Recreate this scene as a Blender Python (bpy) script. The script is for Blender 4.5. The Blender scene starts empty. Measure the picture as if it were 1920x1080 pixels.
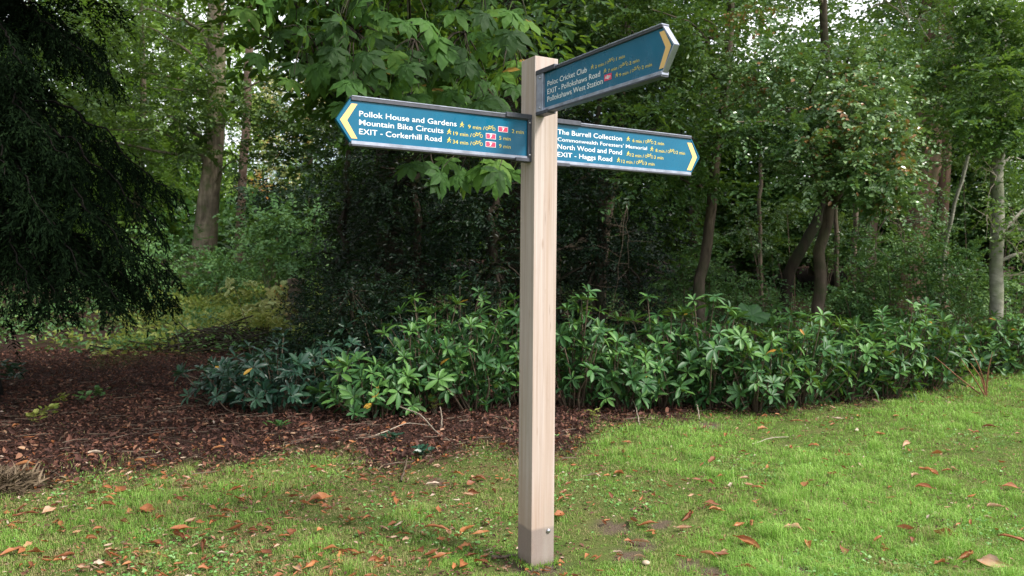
import bpy, math, numpy as np
from mathutils import Matrix, Vector
R = math.radians
rng = np.random.default_rng(7)
C = bpy.context.scene.collection
sc = bpy.context.scene

# ------------------------------------------------------------------ camera
F, PITCH, ROLL, EYE = 1500.0, 0.02419, 0.00753, 1.528   # focal length in pixels of a 1920 px frame
cd = bpy.data.cameras.new('camera'); cam = bpy.data.objects.new('camera', cd); C.objects.link(cam)
cd.sensor_width = 36; cd.lens = F / 1920 * 36; cd.clip_end = 2000; cd.clip_start = .05
cam.matrix_world = Matrix.Translation((0, 0, EYE)) @ Matrix.Rotation(math.pi/2 - PITCH, 4, 'X') @ Matrix.Rotation(ROLL, 4, 'Z')
cd.dof.use_dof = True; cd.dof.focus_distance = 4.2; cd.dof.aperture_fstop = 4.5
sc.camera = cam
# ------------------------------------------------------------------ sky, sun, exposure
SUN_EL, SUN_AZ = R(46), R(118)       # azimuth clockwise from +Y (north): from the right, a little behind the camera
w = bpy.data.worlds.new('World'); sc.world = w; w.use_nodes = True
nt = w.node_tree; N = nt.nodes; N.clear()
out = N.new('ShaderNodeOutputWorld'); bg = N.new('ShaderNodeBackground'); sky = N.new('ShaderNodeTexSky')
sky.sky_type = 'NISHITA'; sky.sun_disc = False; sky.sun_elevation = SUN_EL; sky.sun_rotation = SUN_AZ
sky.air_density = 1.0; sky.dust_density = 1.5; sky.ozone_density = 1.0
tc = N.new('ShaderNodeTexCoord'); cl = N.new('ShaderNodeTexNoise'); cl.inputs['Scale'].default_value = 2.2
cl.inputs['Detail'].default_value = 6; cl.inputs['Roughness'].default_value = .55
rp = N.new('ShaderNodeValToRGB'); rp.color_ramp.elements[0].position = .36; rp.color_ramp.elements[1].position = .56
mx = N.new('ShaderNodeMix'); mx.data_type = 'RGBA'; mx.inputs[7].default_value = (10.0, 10.2, 10.6, 1)
nt.links.new(tc.outputs['Generated'], cl.inputs['Vector']); nt.links.new(cl.outputs['Fac'], rp.inputs[0])
nt.links.new(rp.outputs[0], mx.inputs[0]); nt.links.new(sky.outputs[0], mx.inputs[6])
nt.links.new(mx.outputs[2], bg.inputs[0]); bg.inputs[1].default_value = .115
nt.links.new(bg.outputs[0], out.inputs[0])
sd = bpy.data.lights.new('sun', 'SUN'); sun = bpy.data.objects.new('sun', sd); C.objects.link(sun)
sd.energy = 3.2; sd.angle = R(11); sd.color = (1, .95, .87)
sdir = Vector((math.sin(SUN_AZ)*math.cos(SUN_EL), math.cos(SUN_AZ)*math.cos(SUN_EL), math.sin(SUN_EL)))
sun.rotation_euler = sdir.to_track_quat('Z', 'Y').to_euler()
sc.view_settings.view_transform = 'Standard'; sc.view_settings.look = 'None'
sc.view_settings.exposure = 1.0; sc.view_settings.gamma = 1; sc.view_settings.use_curve_mapping = False
sc.cycles.max_bounces = 5; sc.cycles.diffuse_bounces = 3; sc.cycles.glossy_bounces = 2
sc.cycles.transmission_bounces = 3; sc.cycles.use_adaptive_sampling = True
sc.cycles.use_denoising = True

# ------------------------------------------------------------------ helpers
def link(o, parent=None):
    C.objects.link(o)
    if parent is not None: o.parent = parent
    return o
def tag(o, label=None, cat=None, group=None, kind=None):
    if label: o['label'] = label
    if cat: o['category'] = cat
    if group: o['group'] = group
    if kind: o['kind'] = kind
    return o
def empty(name, loc, label, cat, group=None):
    o = bpy.data.objects.new(name, None); o.location = loc; o.empty_display_size = .2
    C.objects.link(o); return tag(o, label, cat, group)
def mesh(name, V, Fs, mat, attr=None, smooth=False, mi=None):
    """Fs: one int array (M,k) or a list of such arrays; attr: per face floats"""
    if not isinstance(Fs, list): Fs = [Fs]
    me = bpy.data.meshes.new(name); V = np.asarray(V, np.float32)
    me.vertices.add(len(V)); me.vertices.foreach_set('co', V.ravel())
    nl = sum(f.size for f in Fs); nf = sum(len(f) for f in Fs)
    me.loops.add(nl); me.loops.foreach_set('vertex_index', np.concatenate([f.ravel() for f in Fs]).astype(np.int32))
    tot = np.concatenate([np.full(len(f), f.shape[1]) for f in Fs]).astype(np.int32)
    me.polygons.add(nf); me.polygons.foreach_set('loop_start', np.concatenate([[0], np.cumsum(tot)[:-1]]).astype(np.int32))
    me.update(calc_edges=True)
    for m in (mat if isinstance(mat, (list, tuple)) else [mat]): me.materials.append(m)
    if attr is not None:
        a = me.attributes.new('v', 'FLOAT', 'FACE'); a.data.foreach_set('value', np.asarray(attr, np.float32))
    if mi is not None: me.polygons.foreach_set('material_index', np.asarray(mi, np.int32))
    me.polygons.foreach_set('use_smooth', np.full(nf, bool(smooth)))
    me.validate(); return me
def ob(name, me, parent=None, loc=(0, 0, 0)):
    o = bpy.data.objects.new(name, me); o.location = loc; return link(o, parent)
def nrm(a): return a / np.maximum(np.linalg.norm(a, axis=-1, keepdims=True), 1e-9)
def ray(px, py):
    X, Y = px-960, py-540; cr, sr = math.cos(ROLL), math.sin(ROLL)
    x, y = X*cr+Y*sr, -X*sr+Y*cr
    c, s = math.cos(PITCH), math.sin(PITCH); a, b, d = x/F, 1.0, -y/F
    return np.array([a, b*c+d*s, -b*s+d*c])
def at(px, py, Y):
    r = ray(px, py); return np.array([0, 0, EYE]) + r*(Y/r[1])
def ss(a, b, x): t = np.clip((x-a)/(b-a), 0, 1); return t*t*(3-2*t)
def gz(x, y):
    x = np.asarray(x, float); y = np.asarray(y, float)
    t = np.clip(y-9.0, 0, 60)
    z = .068*(t*t/(t+2.5))
    z = z + .05*ss(2.5, 7, x)*ss(6.5, 11, y)*1.6
    z = z + .012*np.sin(x*1.7+y*.9)+.010*np.sin(x*.6-y*2.1)+.006*np.sin(x*4.3+1)*np.sin(y*3.7)
    d = np.hypot(x-.13, y-4.14)
    return z*np.clip(d/.9, 0, 1)-.022*np.exp(-(d/.3)**2)
def ground_at(px, py):
    r = ray(px, py); t = 1.0
    o = np.array([0, 0, EYE])
    for i in range(4000):
        p = o+r*t
        if p[2] <= gz(p[0], p[1]): return p
        t += .01 + t*.001
    return p

# ------------------------------------------------------------------ materials
def newmat(name):
    m = bpy.data.materials.new(name); m.use_nodes = True; t = m.node_tree; t.nodes.clear()
    o = t.nodes.new('ShaderNodeOutputMaterial'); return m, t, o
def ramp(t, stops, src=None):
    r = t.nodes.new('ShaderNodeValToRGB'); e = r.color_ramp.elements
    while len(e) < len(stops): e.new(.5)
    for i, (p, c) in enumerate(stops): e[i].position = p; e[i].color = (*c, 1)
    if src is not None: t.links.new(src, r.inputs[0])
    return r.outputs[0]
def noise(t, scale, detail=4, vec=None, rough=.5, sc3=None, dist=0):
    n = t.nodes.new('ShaderNodeTexNoise'); n.inputs['Scale'].default_value = scale
    n.inputs['Detail'].default_value = detail; n.inputs['Roughness'].default_value = rough; n.inputs['Distortion'].default_value = dist
    if vec is None:
        vec = t.nodes.new('ShaderNodeTexCoord').outputs['Object']
    if sc3:
        mp = t.nodes.new('ShaderNodeMapping'); mp.inputs['Scale'].default_value = sc3; t.links.new(vec, mp.inputs[0]); vec = mp.outputs[0]
    t.links.new(vec, n.inputs['Vector']); return n.outputs['Fac']
def math_(t, op, a, b=None):
    n = t.nodes.new('ShaderNodeMath'); n.operation = op
    for i, q in enumerate((a, b)):
        if q is None: continue
        if isinstance(q, (int, float)): n.inputs[i].default_value = q
        else: t.links.new(q, n.inputs[i])
    return n.outputs[0]
def mixc(t, f, a, b, mode='MIX'):
    n = t.nodes.new('ShaderNodeMix'); n.data_type = 'RGBA'; n.blend_type = mode
    for i, q in ((0, f), (6, a), (7, b)):
        if isinstance(q, (int, float)): n.inputs[i].default_value = q
        elif isinstance(q, tuple): n.inputs[i].default_value = (*q, 1)
        else: t.links.new(q, n.inputs[i])
    return n.outputs[2]
def bump(t, h, strength=.5, dist=.01):
    b = t.nodes.new('ShaderNodeBump'); b.inputs['Strength'].default_value = strength; b.inputs['Distance'].default_value = dist
    t.links.new(h, b.inputs['Height']); return b.outputs[0]
def princ(t, o, col, rough=.6, spec=.5, metal=0, nor=None):
    p = t.nodes.new('ShaderNodeBsdfPrincipled')
    if isinstance(col, tuple): p.inputs['Base Color'].default_value = (*col, 1)
    else: t.links.new(col, p.inputs['Base Color'])
    if isinstance(rough, (int, float)): p.inputs['Roughness'].default_value = rough
    else: t.links.new(rough, p.inputs['Roughness'])
    p.inputs['Specular IOR Level'].default_value = spec; p.inputs['Metallic'].default_value = metal
    if nor is not None: t.links.new(nor, p.inputs['Normal'])
    if o is not None: t.links.new(p.outputs[0], o.inputs[0])
    return p
def leaf_mat(name, cols, rough=.45, spec=.5, trans=.3, tcol=None):
    """cols: ramp stops over the per-leaf attribute v"""
    m, t, o = newmat(name)
    a = t.nodes.new('ShaderNodeAttribute'); a.attribute_name = 'v'
    c = ramp(t, cols, a.outputs['Fac'])
    p = princ(t, None, c, rough, spec)
    if trans > 0:
        tr = t.nodes.new('ShaderNodeBsdfTranslucent')
        tcc = mixc(t, .75, c, tcol or (.16, .26, .02)); t.links.new(tcc, tr.inputs[0])
        ms = t.nodes.new('ShaderNodeMixShader'); ms.inputs[0].default_value = trans
        t.links.new(p.outputs[0], ms.inputs[1]); t.links.new(tr.outputs[0], ms.inputs[2]); t.links.new(ms.outputs[0], o.inputs[0])
    else: t.links.new(p.outputs[0], o.inputs[0])
    return m
def stops(*cs): return [(i/(len(cs)-1), c) for i, c in enumerate(cs)]
def bark_mat(name, dark, light, moss=None, sc3=(14, 14, 2.2), bstr=.7):
    m, t, o = newmat(name)
    n1 = noise(t, 1.0, 8, sc3=sc3, rough=.65, dist=.6); n2 = noise(t, 2.3, 5)
    c = ramp(t, [(.32, dark), (.62, light)], n1)
    c = mixc(t, ramp(t, [(.35, (0, 0, 0)), (.7, (.7, .7, .7))], n2), c, tuple(x*.45 for x in dark))
    if moss: c = mixc(t, ramp(t, [(.5, (0, 0, 0)), (.66, (.75, .75, .75))], noise(t, 3.1, 6)), c, moss)
    princ(t, o, c, .9, .2, nor=bump(t, n1, bstr, .02)); return m

M = {}
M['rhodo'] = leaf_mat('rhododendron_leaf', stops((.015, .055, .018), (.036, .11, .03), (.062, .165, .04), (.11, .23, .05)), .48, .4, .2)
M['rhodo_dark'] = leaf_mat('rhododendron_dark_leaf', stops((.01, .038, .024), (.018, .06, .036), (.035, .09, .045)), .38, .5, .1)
M['yellow_leaf'] = leaf_mat('yellow_leaf', stops((.45, .28, .04), (.5, .22, .03)), .5, .4, .2, (.6, .4, .05))
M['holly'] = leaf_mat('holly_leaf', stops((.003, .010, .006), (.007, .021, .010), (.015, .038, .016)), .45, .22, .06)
M['chestnut'] = leaf_mat('chestnut_leaf', [(0, (.018, .05, .011)), (.3, (.04, .105, .02)), (.6, (.075, .17, .03)), (.88, (.13, .23, .035)), (.94, (.25, .16, .03)), (1, (.28, .09, .03))], .62, .22, .42)
M['canopy_light'] = leaf_mat('light_canopy_leaf', stops((.024, .065, .018), (.055, .13, .03), (.10, .195, .05), (.17, .26, .08)), .4, .5, .35)
M['canopy'] = leaf_mat('canopy_leaf', stops((.014, .045, .012), (.032, .085, .02), (.055, .12, .03), (.09, .15, .035)), .42, .5, .25)
M['hawthorn'] = leaf_mat('hawthorn_leaf', [(0, (.026, .07, .02)), (.4, (.065, .145, .045)), (.75, (.14, .23, .085)), (.985, (.21, .30, .13)), (1, (.26, .12, .04))], .28, .7, .2)
M['far_bright'] = leaf_mat('far_bright_leaf', stops((.06, .15, .02), (.13, .27, .035), (.21, .36, .055), (.30, .42, .11)), .5, .4, .5)
M['far_mid'] = leaf_mat('far_leaf', stops((.02, .06, .015), (.04, .11, .022), (.075, .16, .035)), .5, .4, .3)
M['beech'] = leaf_mat('beech_leaf', stops((.03, .065, .018), (.06, .115, .03), (.10, .16, .05)), .5, .4, .3)
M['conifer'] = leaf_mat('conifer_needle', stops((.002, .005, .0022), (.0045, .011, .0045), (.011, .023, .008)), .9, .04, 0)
M['under'] = leaf_mat('undergrowth_leaf', stops((.03, .085, .028), (.06, .15, .045), (.10, .21, .065), (.16, .28, .08)), .5, .4, .25)
M['yellowgreen'] = leaf_mat('yellow_green_leaf', stops((.10, .17, .03), (.22, .28, .05), (.42, .42, .14)), .5, .4, .3, (.5, .5, .1))
M['pale'] = leaf_mat('pale_leaf', [(0, (.22, .30, .10)), (.5, (.45, .50, .22)), (.8, (.60, .55, .28)), (.95, (.55, .22, .06))], .55, .3, .3, (.6, .55, .2))
M['grass'] = leaf_mat('grass_blade', [(0, (.42, .30, .18)), (.24, (.36, .31, .14)), (.45, (.25, .33, .08)), (.7, (.155, .335, .045)), (1, (.33, .53, .11))], .5, .35, .3, (.2, .4, .03))
M['clover'] = leaf_mat('clover_leaf', stops((.06, .17, .03), (.12, .28, .06), (.26, .42, .17)), .5, .4, .2)
M['litter'] = leaf_mat('litter_flake', [(0, (.022, .011, .009)), (.35, (.055, .025, .019)), (.62, (.11, .046, .033)), (.82, (.19, .085, .052)), (.94, (.29, .16, .10)), (1, (.42, .34, .28))], .75, .25, .05, (.3, .12, .04))
M['dead'] = leaf_mat('dead_leaf', [(0, (.15, .055, .028)), (.3, (.27, .10, .038)), (.5, (.37, .15, .055)), (.7, (.38, .24, .15)), (1, (.48, .41, .33))], .55, .35, .12, (.6, .22, .05))
M['drygrass'] = leaf_mat('dry_grass', stops((.07, .05, .035), (.17, .125, .08), (.32, .25, .16)), .7, .2, .1)
def simple(name, col, rough=.7, spec=.3, sc=20, var=.35, metal=0, b=.3):
    m, t, o = newmat(name); n = noise(t, sc, 5)
    c = ramp(t, [(.3, tuple(x*(1-var) for x in col)), (.7, tuple(min(1, x*(1+var*.5)) for x in col))], n)
    princ(t, o, c, rough, spec, metal, bump(t, n, b, .002)); return m
M['bark_grey'] = bark_mat('beech_bark', (.12, .095, .068), (.37, .30, .22), (.08, .11, .035), (9, 9, 1.6))
M['bark_pink'] = bark_mat('pine_bark', (.16, .10, .075), (.36, .26, .20), None, (12, 12, 4))
M['bark_dark'] = bark_mat('dark_bark', (.02, .015, .011), (.055, .042, .03), (.025, .035, .015))
M['conifer_bark'] = bark_mat('conifer_bark', (.004, .003, .0025), (.012, .009, .007))
M['bark_brown'] = bark_mat('brown_bark', (.06, .045, .034), (.20, .155, .115), (.05, .065, .025))
M['bark_red'] = bark_mat('red_brown_bark', (.08, .048, .034), (.23, .14, .10), (.05, .06, .025), (10, 10, 1.5))
M['bark_pale'] = bark_mat('pale_bark', (.17, .165, .13), (.42, .40, .33), (.14, .17, .08), (7, 7, 13))
M['twig'] = simple('twig_bark', (.11, .08, .055))
M['twig_pale'] = simple('pale_dead_twig', (.32, .27, .21))
M['cutwood'] = simple('cut_wood', (.30, .16, .12), sc=30)
M['alu'] = simple('grey_aluminium', (.34, .36, .43), .42, .5, 22, .3, .7, .05)
M['alu_dark'] = simple('dark_grey_aluminium', (.075, .078, .095), .5, .4, 40, .25, .4, .05)
M['steel'] = simple('bolt_steel', (.45, .45, .48), .3, .5, 60, .1, .9, .05)
M['white'] = simple('white_print', (.82, .83, .84), .45, .4, 10, .02, 0, 0)
M['yellow'] = simple('yellow_print', (.80, .50, .19), .45, .4, 10, .03, 0, 0)
M['yellow_text'] = simple('yellow_text_print', (.72, .56, .10), .45, .4, 10, .02, 0, 0)
M['red'] = simple('red_print', (.72, .05, .12), .45, .4, 10, .03, 0, 0)
m, t, o = newmat('teal_panel'); n = noise(t, 7, 5)
princ(t, o, ramp(t, [(.3, (.002, .105, .195)), (.7, (.003, .125, .225))], n), ramp(t, [(.3, (.22,)*3), (.7, (.42,)*3)], noise(t, 18, 5)), .3); M['teal'] = m
m, t, o = newmat('oak_post')
co = t.nodes.new('ShaderNodeTexCoord').outputs['Object']
g1 = noise(t, 1, 6, co, .6, (70, 70, 1.4), .3); g2 = noise(t, 1, 3, co, .5, (16, 16, .5), .8); g3 = noise(t, 260, 3, co)
c = ramp(t, [(.3, (.34, .265, .225)), (.7, (.50, .425, .395))], g1)
c = mixc(t, ramp(t, [(.4, (0, 0, 0)), (.75, (.62, .62, .62))], g2), c, (.34, .235, .165))
geo = t.nodes.new('ShaderNodeNewGeometry'); 
sx = t.nodes.new('ShaderNodeSeparateXYZ'); t.links.new(co, sx.inputs[0])
nb = noise(t, 14, 3, co)
zz = math_(t, 'ADD', sx.outputs[2], math_(t, 'MULTIPLY', math_(t, 'SUBTRACT', nb, .5), .02))
# stained wood fading upwards above the treated foot (a stain in the timber)
st = t.nodes.new('ShaderNodeMapRange'); t.links.new(math_(t, 'ADD', sx.outputs[2], math_(t, 'MULTIPLY', g2, .25)), st.inputs[0])
st.inputs[1].default_value = .25; st.inputs[2].default_value = .62; st.inputs[3].default_value = .45; st.inputs[4].default_value = 0
c = mixc(t, st.outputs[0], c, (.30, .19, .13))
lowf = t.nodes.new('ShaderNodeMapRange'); t.links.new(zz, lowf.inputs[0])
lowf.inputs[1].default_value = .188; lowf.inputs[2].default_value = .203; lowf.inputs[3].default_value = .85; lowf.inputs[4].default_value = 0
low = mixc(t, g3, (.13, .10, .09), (.26, .205, .185))
gr = t.nodes.new('ShaderNodeMapRange'); t.links.new(math_(t, 'ADD', sx.outputs[2], math_(t, 'MULTIPLY', noise(t, 40, 4, co), .05)), gr.inputs[0])
gr.inputs[1].default_value = .03; gr.inputs[2].default_value = .075; gr.inputs[3].default_value = .8; gr.inputs[4].default_value = 0
low = mixc(t, gr.outputs[0], low, (.07, .06, .03))
c = mixc(t, lowf.outputs[0], c, low)
kn = t.nodes.new('ShaderNodeTexVoronoi'); kn.inputs['Scale'].default_value = 1
mp = t.nodes.new('ShaderNodeMapping'); mp.inputs['Scale'].default_value = (9, 9, 2.2); t.links.new(co, mp.inputs[0]); t.links.new(mp.outputs[0], kn.inputs['Vector'])
c = mixc(t, ramp(t, [(.03, (.6, .6, .6)), (.09, (0, 0, 0))], kn.outputs['Distance']), c, (.2, .12, .07))
cr = noise(t, 1, 4, co, .55, (95, 95, 2.6), .15)                       # fine drying checks along the grain
c = mixc(t, ramp(t, [(.70, (0, 0, 0)), (.76, (.7, .7, .7))], cr), c, (.14, .09, .06))
gs = noise(t, 1, 5, co, .6, (5, 5, 1.1))                                 # greyed and greenish weathering
c = mixc(t, ramp(t, [(.5, (0, 0, 0)), (.75, (.5, .5, .5))], gs), c, (.33, .31, .27))
c = mixc(t, ramp(t, [(.6, (0, 0, 0)), (.8, (.5, .5, .5))], noise(t, 1, 6, co, .7, (22, 22, 9))), c, (.30, .22, .16))
princ(t, o, c, .72, .3, nor=bump(t, math_(t, 'SUBTRACT', g1, math_(t, 'MULTIPLY', ramp(t, [(.69, (0, 0, 0)), (.76, (1, 1, 1))], cr), 1.5)), .35, .002)); M['oak'] = m

# ------------------------------------------------------------------ geometry kit
def tube(P, rad, sides=8, rough=0, seed=0, cap=False):
    P = np.asarray(P, float); n = len(P); rad = np.broadcast_to(np.asarray(rad, float), (n,))
    T = nrm(np.gradient(P, axis=0)); up = np.array([0, 1., 0]) if abs(T[0][1]) < .9 else np.array([1., 0, 0])
    A = nrm(np.cross(T, up)); B = np.cross(T, A)
    th = np.linspace(0, 2*math.pi, sides, endpoint=False)
    r = rad[:, None]*np.ones((n, sides))
    if rough:
        q = np.random.default_rng(seed)
        lob = sum(q.normal(0, 1)*np.cos(k*th+q.uniform(0, 6)) for k in (2, 3, 5))*.4
        r = r*(1+rough*lob[None]+rough*.4*q.normal(0, 1, (n, sides)))
    V = P[:, None]+A[:, None]*(r*np.cos(th))[..., None]+B[:, None]*(r*np.sin(th))[..., None]
    V = V.reshape(-1, 3)
    i = np.arange(n-1)[:, None]*sides; j = np.arange(sides)[None]; k = (j+1) % sides
    Fq = np.stack([i+j, i+k, i+sides+k, i+sides+j], -1).reshape(-1, 4)
    return V, Fq
def merge(parts):
    V, Fq, o = [], [], 0
    for v, f in parts: V.append(v); Fq.append(f+o); o += len(v)
    return np.concatenate(V), np.concatenate(Fq)
def curve(pts, n=12, wob=0, seed=0):
    pts = np.asarray(pts, float); q = np.random.default_rng(seed)
    d = np.r_[0, np.cumsum(np.linalg.norm(np.diff(pts, axis=0), axis=1))]; u = np.linspace(0, d[-1], n)
    out_ = np.stack([np.interp(u, d, pts[:, k]) for k in range(3)], 1)
    for _ in range(max(1, n//8)):
        s = out_.copy(); s[1:-1] = (out_[:-2]+2*out_[1:-1]+out_[2:])/4; out_ = s
    if wob: 
        wv = q.normal(0, wob, (n, 3)); wv[0] = 0; wv = (wv+np.roll(wv, 1, 0))/2; wv[0] = 0; out_ = out_+wv
    return out_
LEAF = {  # template vertices (x along, y across, z up), faces
 'rhomb': (np.array([(0, 0, 0), (.45, .5, .10), (1, 0, -.06), (.45, -.5, .10)]), np.array([(0, 1, 2), (0, 2, 3)])),
 'ovate': (np.array([(0, 0, 0), (.28, .46, .09), (.68, .40, .06), (1, 0, -.10), (.68, -.40, .06), (.28, -.46, .09)]),
           np.array([(0, 1, 2, 3), (0, 3, 4, 5)])),
 'strip': (np.array([(0, .5, 0), (.5, .5, .06), (1, 0, -.1), (.5, -.5, .06), (0, -.5, 0)]), np.array([(0, 1, 3, 4), (1, 2, 3, 3)])),
}
def leaves(P, D, Nn, size, aspect, kind='rhomb'):
    """P base, D direction, Nn normal (n,3); size (n,), returns V,F,leaf count per face"""
    T, Fc = LEAF[kind]; D = nrm(D); B = nrm(np.cross(Nn, D)); Nn = np.cross(D, B)
    size = np.asarray(size)[:, None, None]
    V = P[:, None]+size*(T[None, :, 0:1]*D[:, None]+T[None, :, 1:2]*aspect*B[:, None]+T[None, :, 2:3]*Nn[:, None])
    n = len(P); Fa = (np.arange(n)*len(T))[:, None, None]+Fc[None]
    return V.reshape(-1, 3), Fa.reshape(-1, Fc.shape[1]), len(Fc)
def twig_leaves(q, O, D, L, k, size, aspect, kind='rhomb', flat=.35, droop=.25):
    """leaves along twigs, alternate both sides, lying roughly in the twig's spray plane"""
    n = len(O); D = nrm(D)
    up = nrm(np.array([0, 0, 1.])+q.normal(0, flat, (n, 3))); S = nrm(np.cross(D, up)); up = np.cross(S, D)
    tt = (np.arange(k)+.6)/k; tt = np.tile(tt, (n, 1))+q.uniform(-.4, .4, (n, k))/k
    side = np.where(np.arange(k) % 2 == 0, 1., -1.)[None, :, None]
    P = O[:, None]+D[:, None]*(L[:, None]*tt)[..., None]-np.array([0, 0, 1.])*(droop*(L[:, None]*tt**2))[..., None]
    LD = D[:, None]*.55+S[:, None]*side*.8+q.normal(0, .3, (n, k, 3))+np.array([0, 0, -.15])
    LN = up[:, None]+q.normal(0, flat, (n, k, 3))
    sz = size*q.uniform(.65, 1.25, n*k)
    return leaves(P.reshape(-1, 3), LD.reshape(-1, 3), LN.reshape(-1, 3), sz, aspect, kind)
def clump_twigs(q, centers, rad, per, outward=None):
    n = len(centers); c = np.repeat(centers, per, 0)
    d = nrm(q.normal(0, 1, (n*per, 3))*np.array([1, 1, .55])+np.array([0, 0, .05]))
    if outward is not None: d = nrm(d+np.repeat(outward, per, 0)*.7)
    O = c+d*np.repeat(rad, per)[:, None]*q.uniform(0, .75, (n*per, 1))
    return O, d
def foliage(name, centers, rad, per, k, size, aspect, mat, parent, kind='rhomb', seed=0, L=None, outward=None, flat=.35, droop=.25, clumpvar=.22, vbase=.45):
    q = np.random.default_rng(seed); centers = np.asarray(centers, float)
    O, d = clump_twigs(q, centers, rad, per, outward)
    Lw = (L or 1)*np.repeat(rad, per)*q.uniform(.6, 1.1, len(O))
    V, Fa, fpl = twig_leaves(q, O, d, Lw, k, size, aspect, kind, flat, droop)
    cv = np.repeat(q.normal(0, clumpvar, len(centers)), per*k)
    v = np.clip(vbase+cv+q.normal(0, .16, len(cv)), 0, 1); v = np.repeat(v, fpl)
    me = mesh(name, V, Fa, mat, v)
    return ob(name, me, parent) if parent is not None or parent is False else me
def box_centers(q, boxes):
    out_, rad = [], []
    for (x0, x1, y0, y1, d0, d1, n, r) in boxes:
        for i in range(n):
            out_.append(at(q.uniform(x0, x1), q.uniform(y0, y1), q.uniform(d0, d1))); rad.append(r*q.uniform(.7, 1.3))
    return np.array(out_), np.array(rad)
def bx(x0, x1, y0, y1, z0, z1, b=0):
    V = np.array([(x, y, z) for x in (x0, x1) for y in (y0, y1) for z in (z0, z1)], float)
    Fq = np.array([(0, 1, 3, 2), (4, 6, 7, 5), (0, 4, 5, 1), (2, 3, 7, 6), (0, 2, 6, 4), (1, 5, 7, 3)])
    return V, Fq

# ------------------------------------------------------------------ ground
def lit_line():
    pl = [(-400, 925), (0, 908), (200, 893), (400, 872), (550, 850), (640, 852), (720, 880), (800, 868), (900, 842), (1000, 852), (1060, 850), (1120, 812), (1200, 790), (1320, 778), (1500, 768), (1650, 752), (1760, 735), (1900, 690)]
    P = np.array([ground_at(*p)[:2] for p in pl]); return P
LL = lit_line(); LL = np.vstack([LL, [LL[-1]+np.array([9, 3.])]])
def litter_mask(x, y):
    """1 under the trees, 0 on the lawn"""
    yb = np.interp(x, LL[:, 0], LL[:, 1])
    wv = .12*np.sin(x*5.1)+.09*np.sin(x*11.3+1)+.06*np.sin(x*23+y*9)
    return ss(-.5, .42, y-yb+wv+.1*np.sin(x*41+y*17)*np.sin(y*37))
def green_patch(x, y):
    a = ss(12, 14, y+.9*np.sin(x*1.1+1)+.45*np.sin(x*2.9))*(1-ss(26, 34, y))
    n_ = .5+.3*np.sin(x*1.7+1.3*np.sin(y*.8))+.25*np.sin(y*1.9-x*.7+2)+.15*np.sin(x*4.1+y*3.3)
    return a*ss(-8.6, -6.6, x+.25*(y-14))*(1-ss(-3.6, -2.2, x))*ss(.2, .7, n_)
def axis(a, b, st, far, grow=1.18):
    c = list(np.arange(a, b, st)); s = st; p = c[-1]
    while p < far: s *= grow; p += s; c.append(p)
    s = st; p = c[0]
    while p > -far: s *= grow; p -= s; c.insert(0, p)
    return np.array(c)
xs = axis(-7, 9, .05, 700); ys = axis(2.5, 12, .05, 700)
X, Y = np.meshgrid(xs, ys)
fine = np.where((np.abs(X-1) < 8) & (Y > 2) & (Y < 15), 1, 0)
Z = gz(X, Y)+fine*rng.normal(0, .006, X.shape)
V = np.stack([X, Y, Z], -1).reshape(-1, 3); ny, nx = X.shape
i = np.arange(ny-1)[:, None]*nx+np.arange(nx-1)[None]
Fq = np.stack([i, i+1, i+nx+1, i+nx], -1).reshape(-1, 4)
m, t, o = newmat('woodland_ground')
la = t.nodes.new('ShaderNodeAttribute'); la.attribute_name = 'litter'
ga = t.nodes.new('ShaderNodeAttribute'); ga.attribute_name = 'green'
co = t.nodes.new('ShaderNodeTexCoord').outputs['Object']
na = noise(t, 3.2, 6, co); nb = noise(t, 38, 6, co, .7); nc = noise(t, 120, 4, co, .7)
soil = ramp(t, [(.3, (.012, .007, .005)), (.5, (.032, .016, .012)), (.75, (.07, .034, .024))], nb)
lawn = ramp(t, [(.3, (.06, .075, .02)), (.5, (.11, .13, .035)), (.72, (.17, .13, .065))], nb)
lawn = mixc(t, ramp(t, [(.35, (0, 0, 0)), (.65, (.8, .8, .8))], na), lawn, mixc(t, nc, (.03, .07, .01), (.08, .15, .02)))
green = mixc(t, nb, (.05, .09, .015), (.15, .2, .035))
c = mixc(t, la.outputs['Fac'], lawn, soil); c = mixc(t, math_(t, 'MULTIPLY', ga.outputs['Fac'], .75), c, green)
da = t.nodes.new('ShaderNodeAttribute'); da.attribute_name = 'dirt'
c = mixc(t, da.outputs['Fac'], c, mixc(t, nc, (.05, .035, .024), (.19, .14, .10)))
princ(t, o, c, .95, .15, nor=bump(t, math_(t, 'ADD', nb, nc), .8, .02)); M['ground'] = m
me = mesh('ground', V, Fq, m, smooth=True)
PX_, PY_ = .13362, 4.13838
DIRT = [tuple(ground_at(*p_)[:2])+(r_,) for p_, r_ in (((1148, 990), .16), ((1200, 1022), .13), ((1180, 1045), .12), ((1290, 1060), .12), ((1240, 985), .10), ((1335, 1078), .14), ((1500, 1078), .10), ((820, 905), .12), ((1330, 800), .22))]
DIRT.append((PX_, PY_, .22))
def dirt(x, y):
    d_ = 0*x
    for a_, c_, r_ in DIRT: d_ = np.maximum(d_, 1-ss(.3*r_, r_, np.hypot((x-a_), (y-c_)*.8)+.03*np.sin(x*31)*np.sin(y*29)))
    return d_
for nm, fn in (('litter', litter_mask), ('green', green_patch), ('dirt', dirt)):
    a = me.attributes.new(nm, 'FLOAT', 'POINT'); a.data.foreach_set('value', fn(V[:, 0], V[:, 1]).astype(np.float32))
tag(ob('ground', me), 'mown lawn giving way to leaf litter and woodland soil under the trees', kind='structure')

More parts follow.
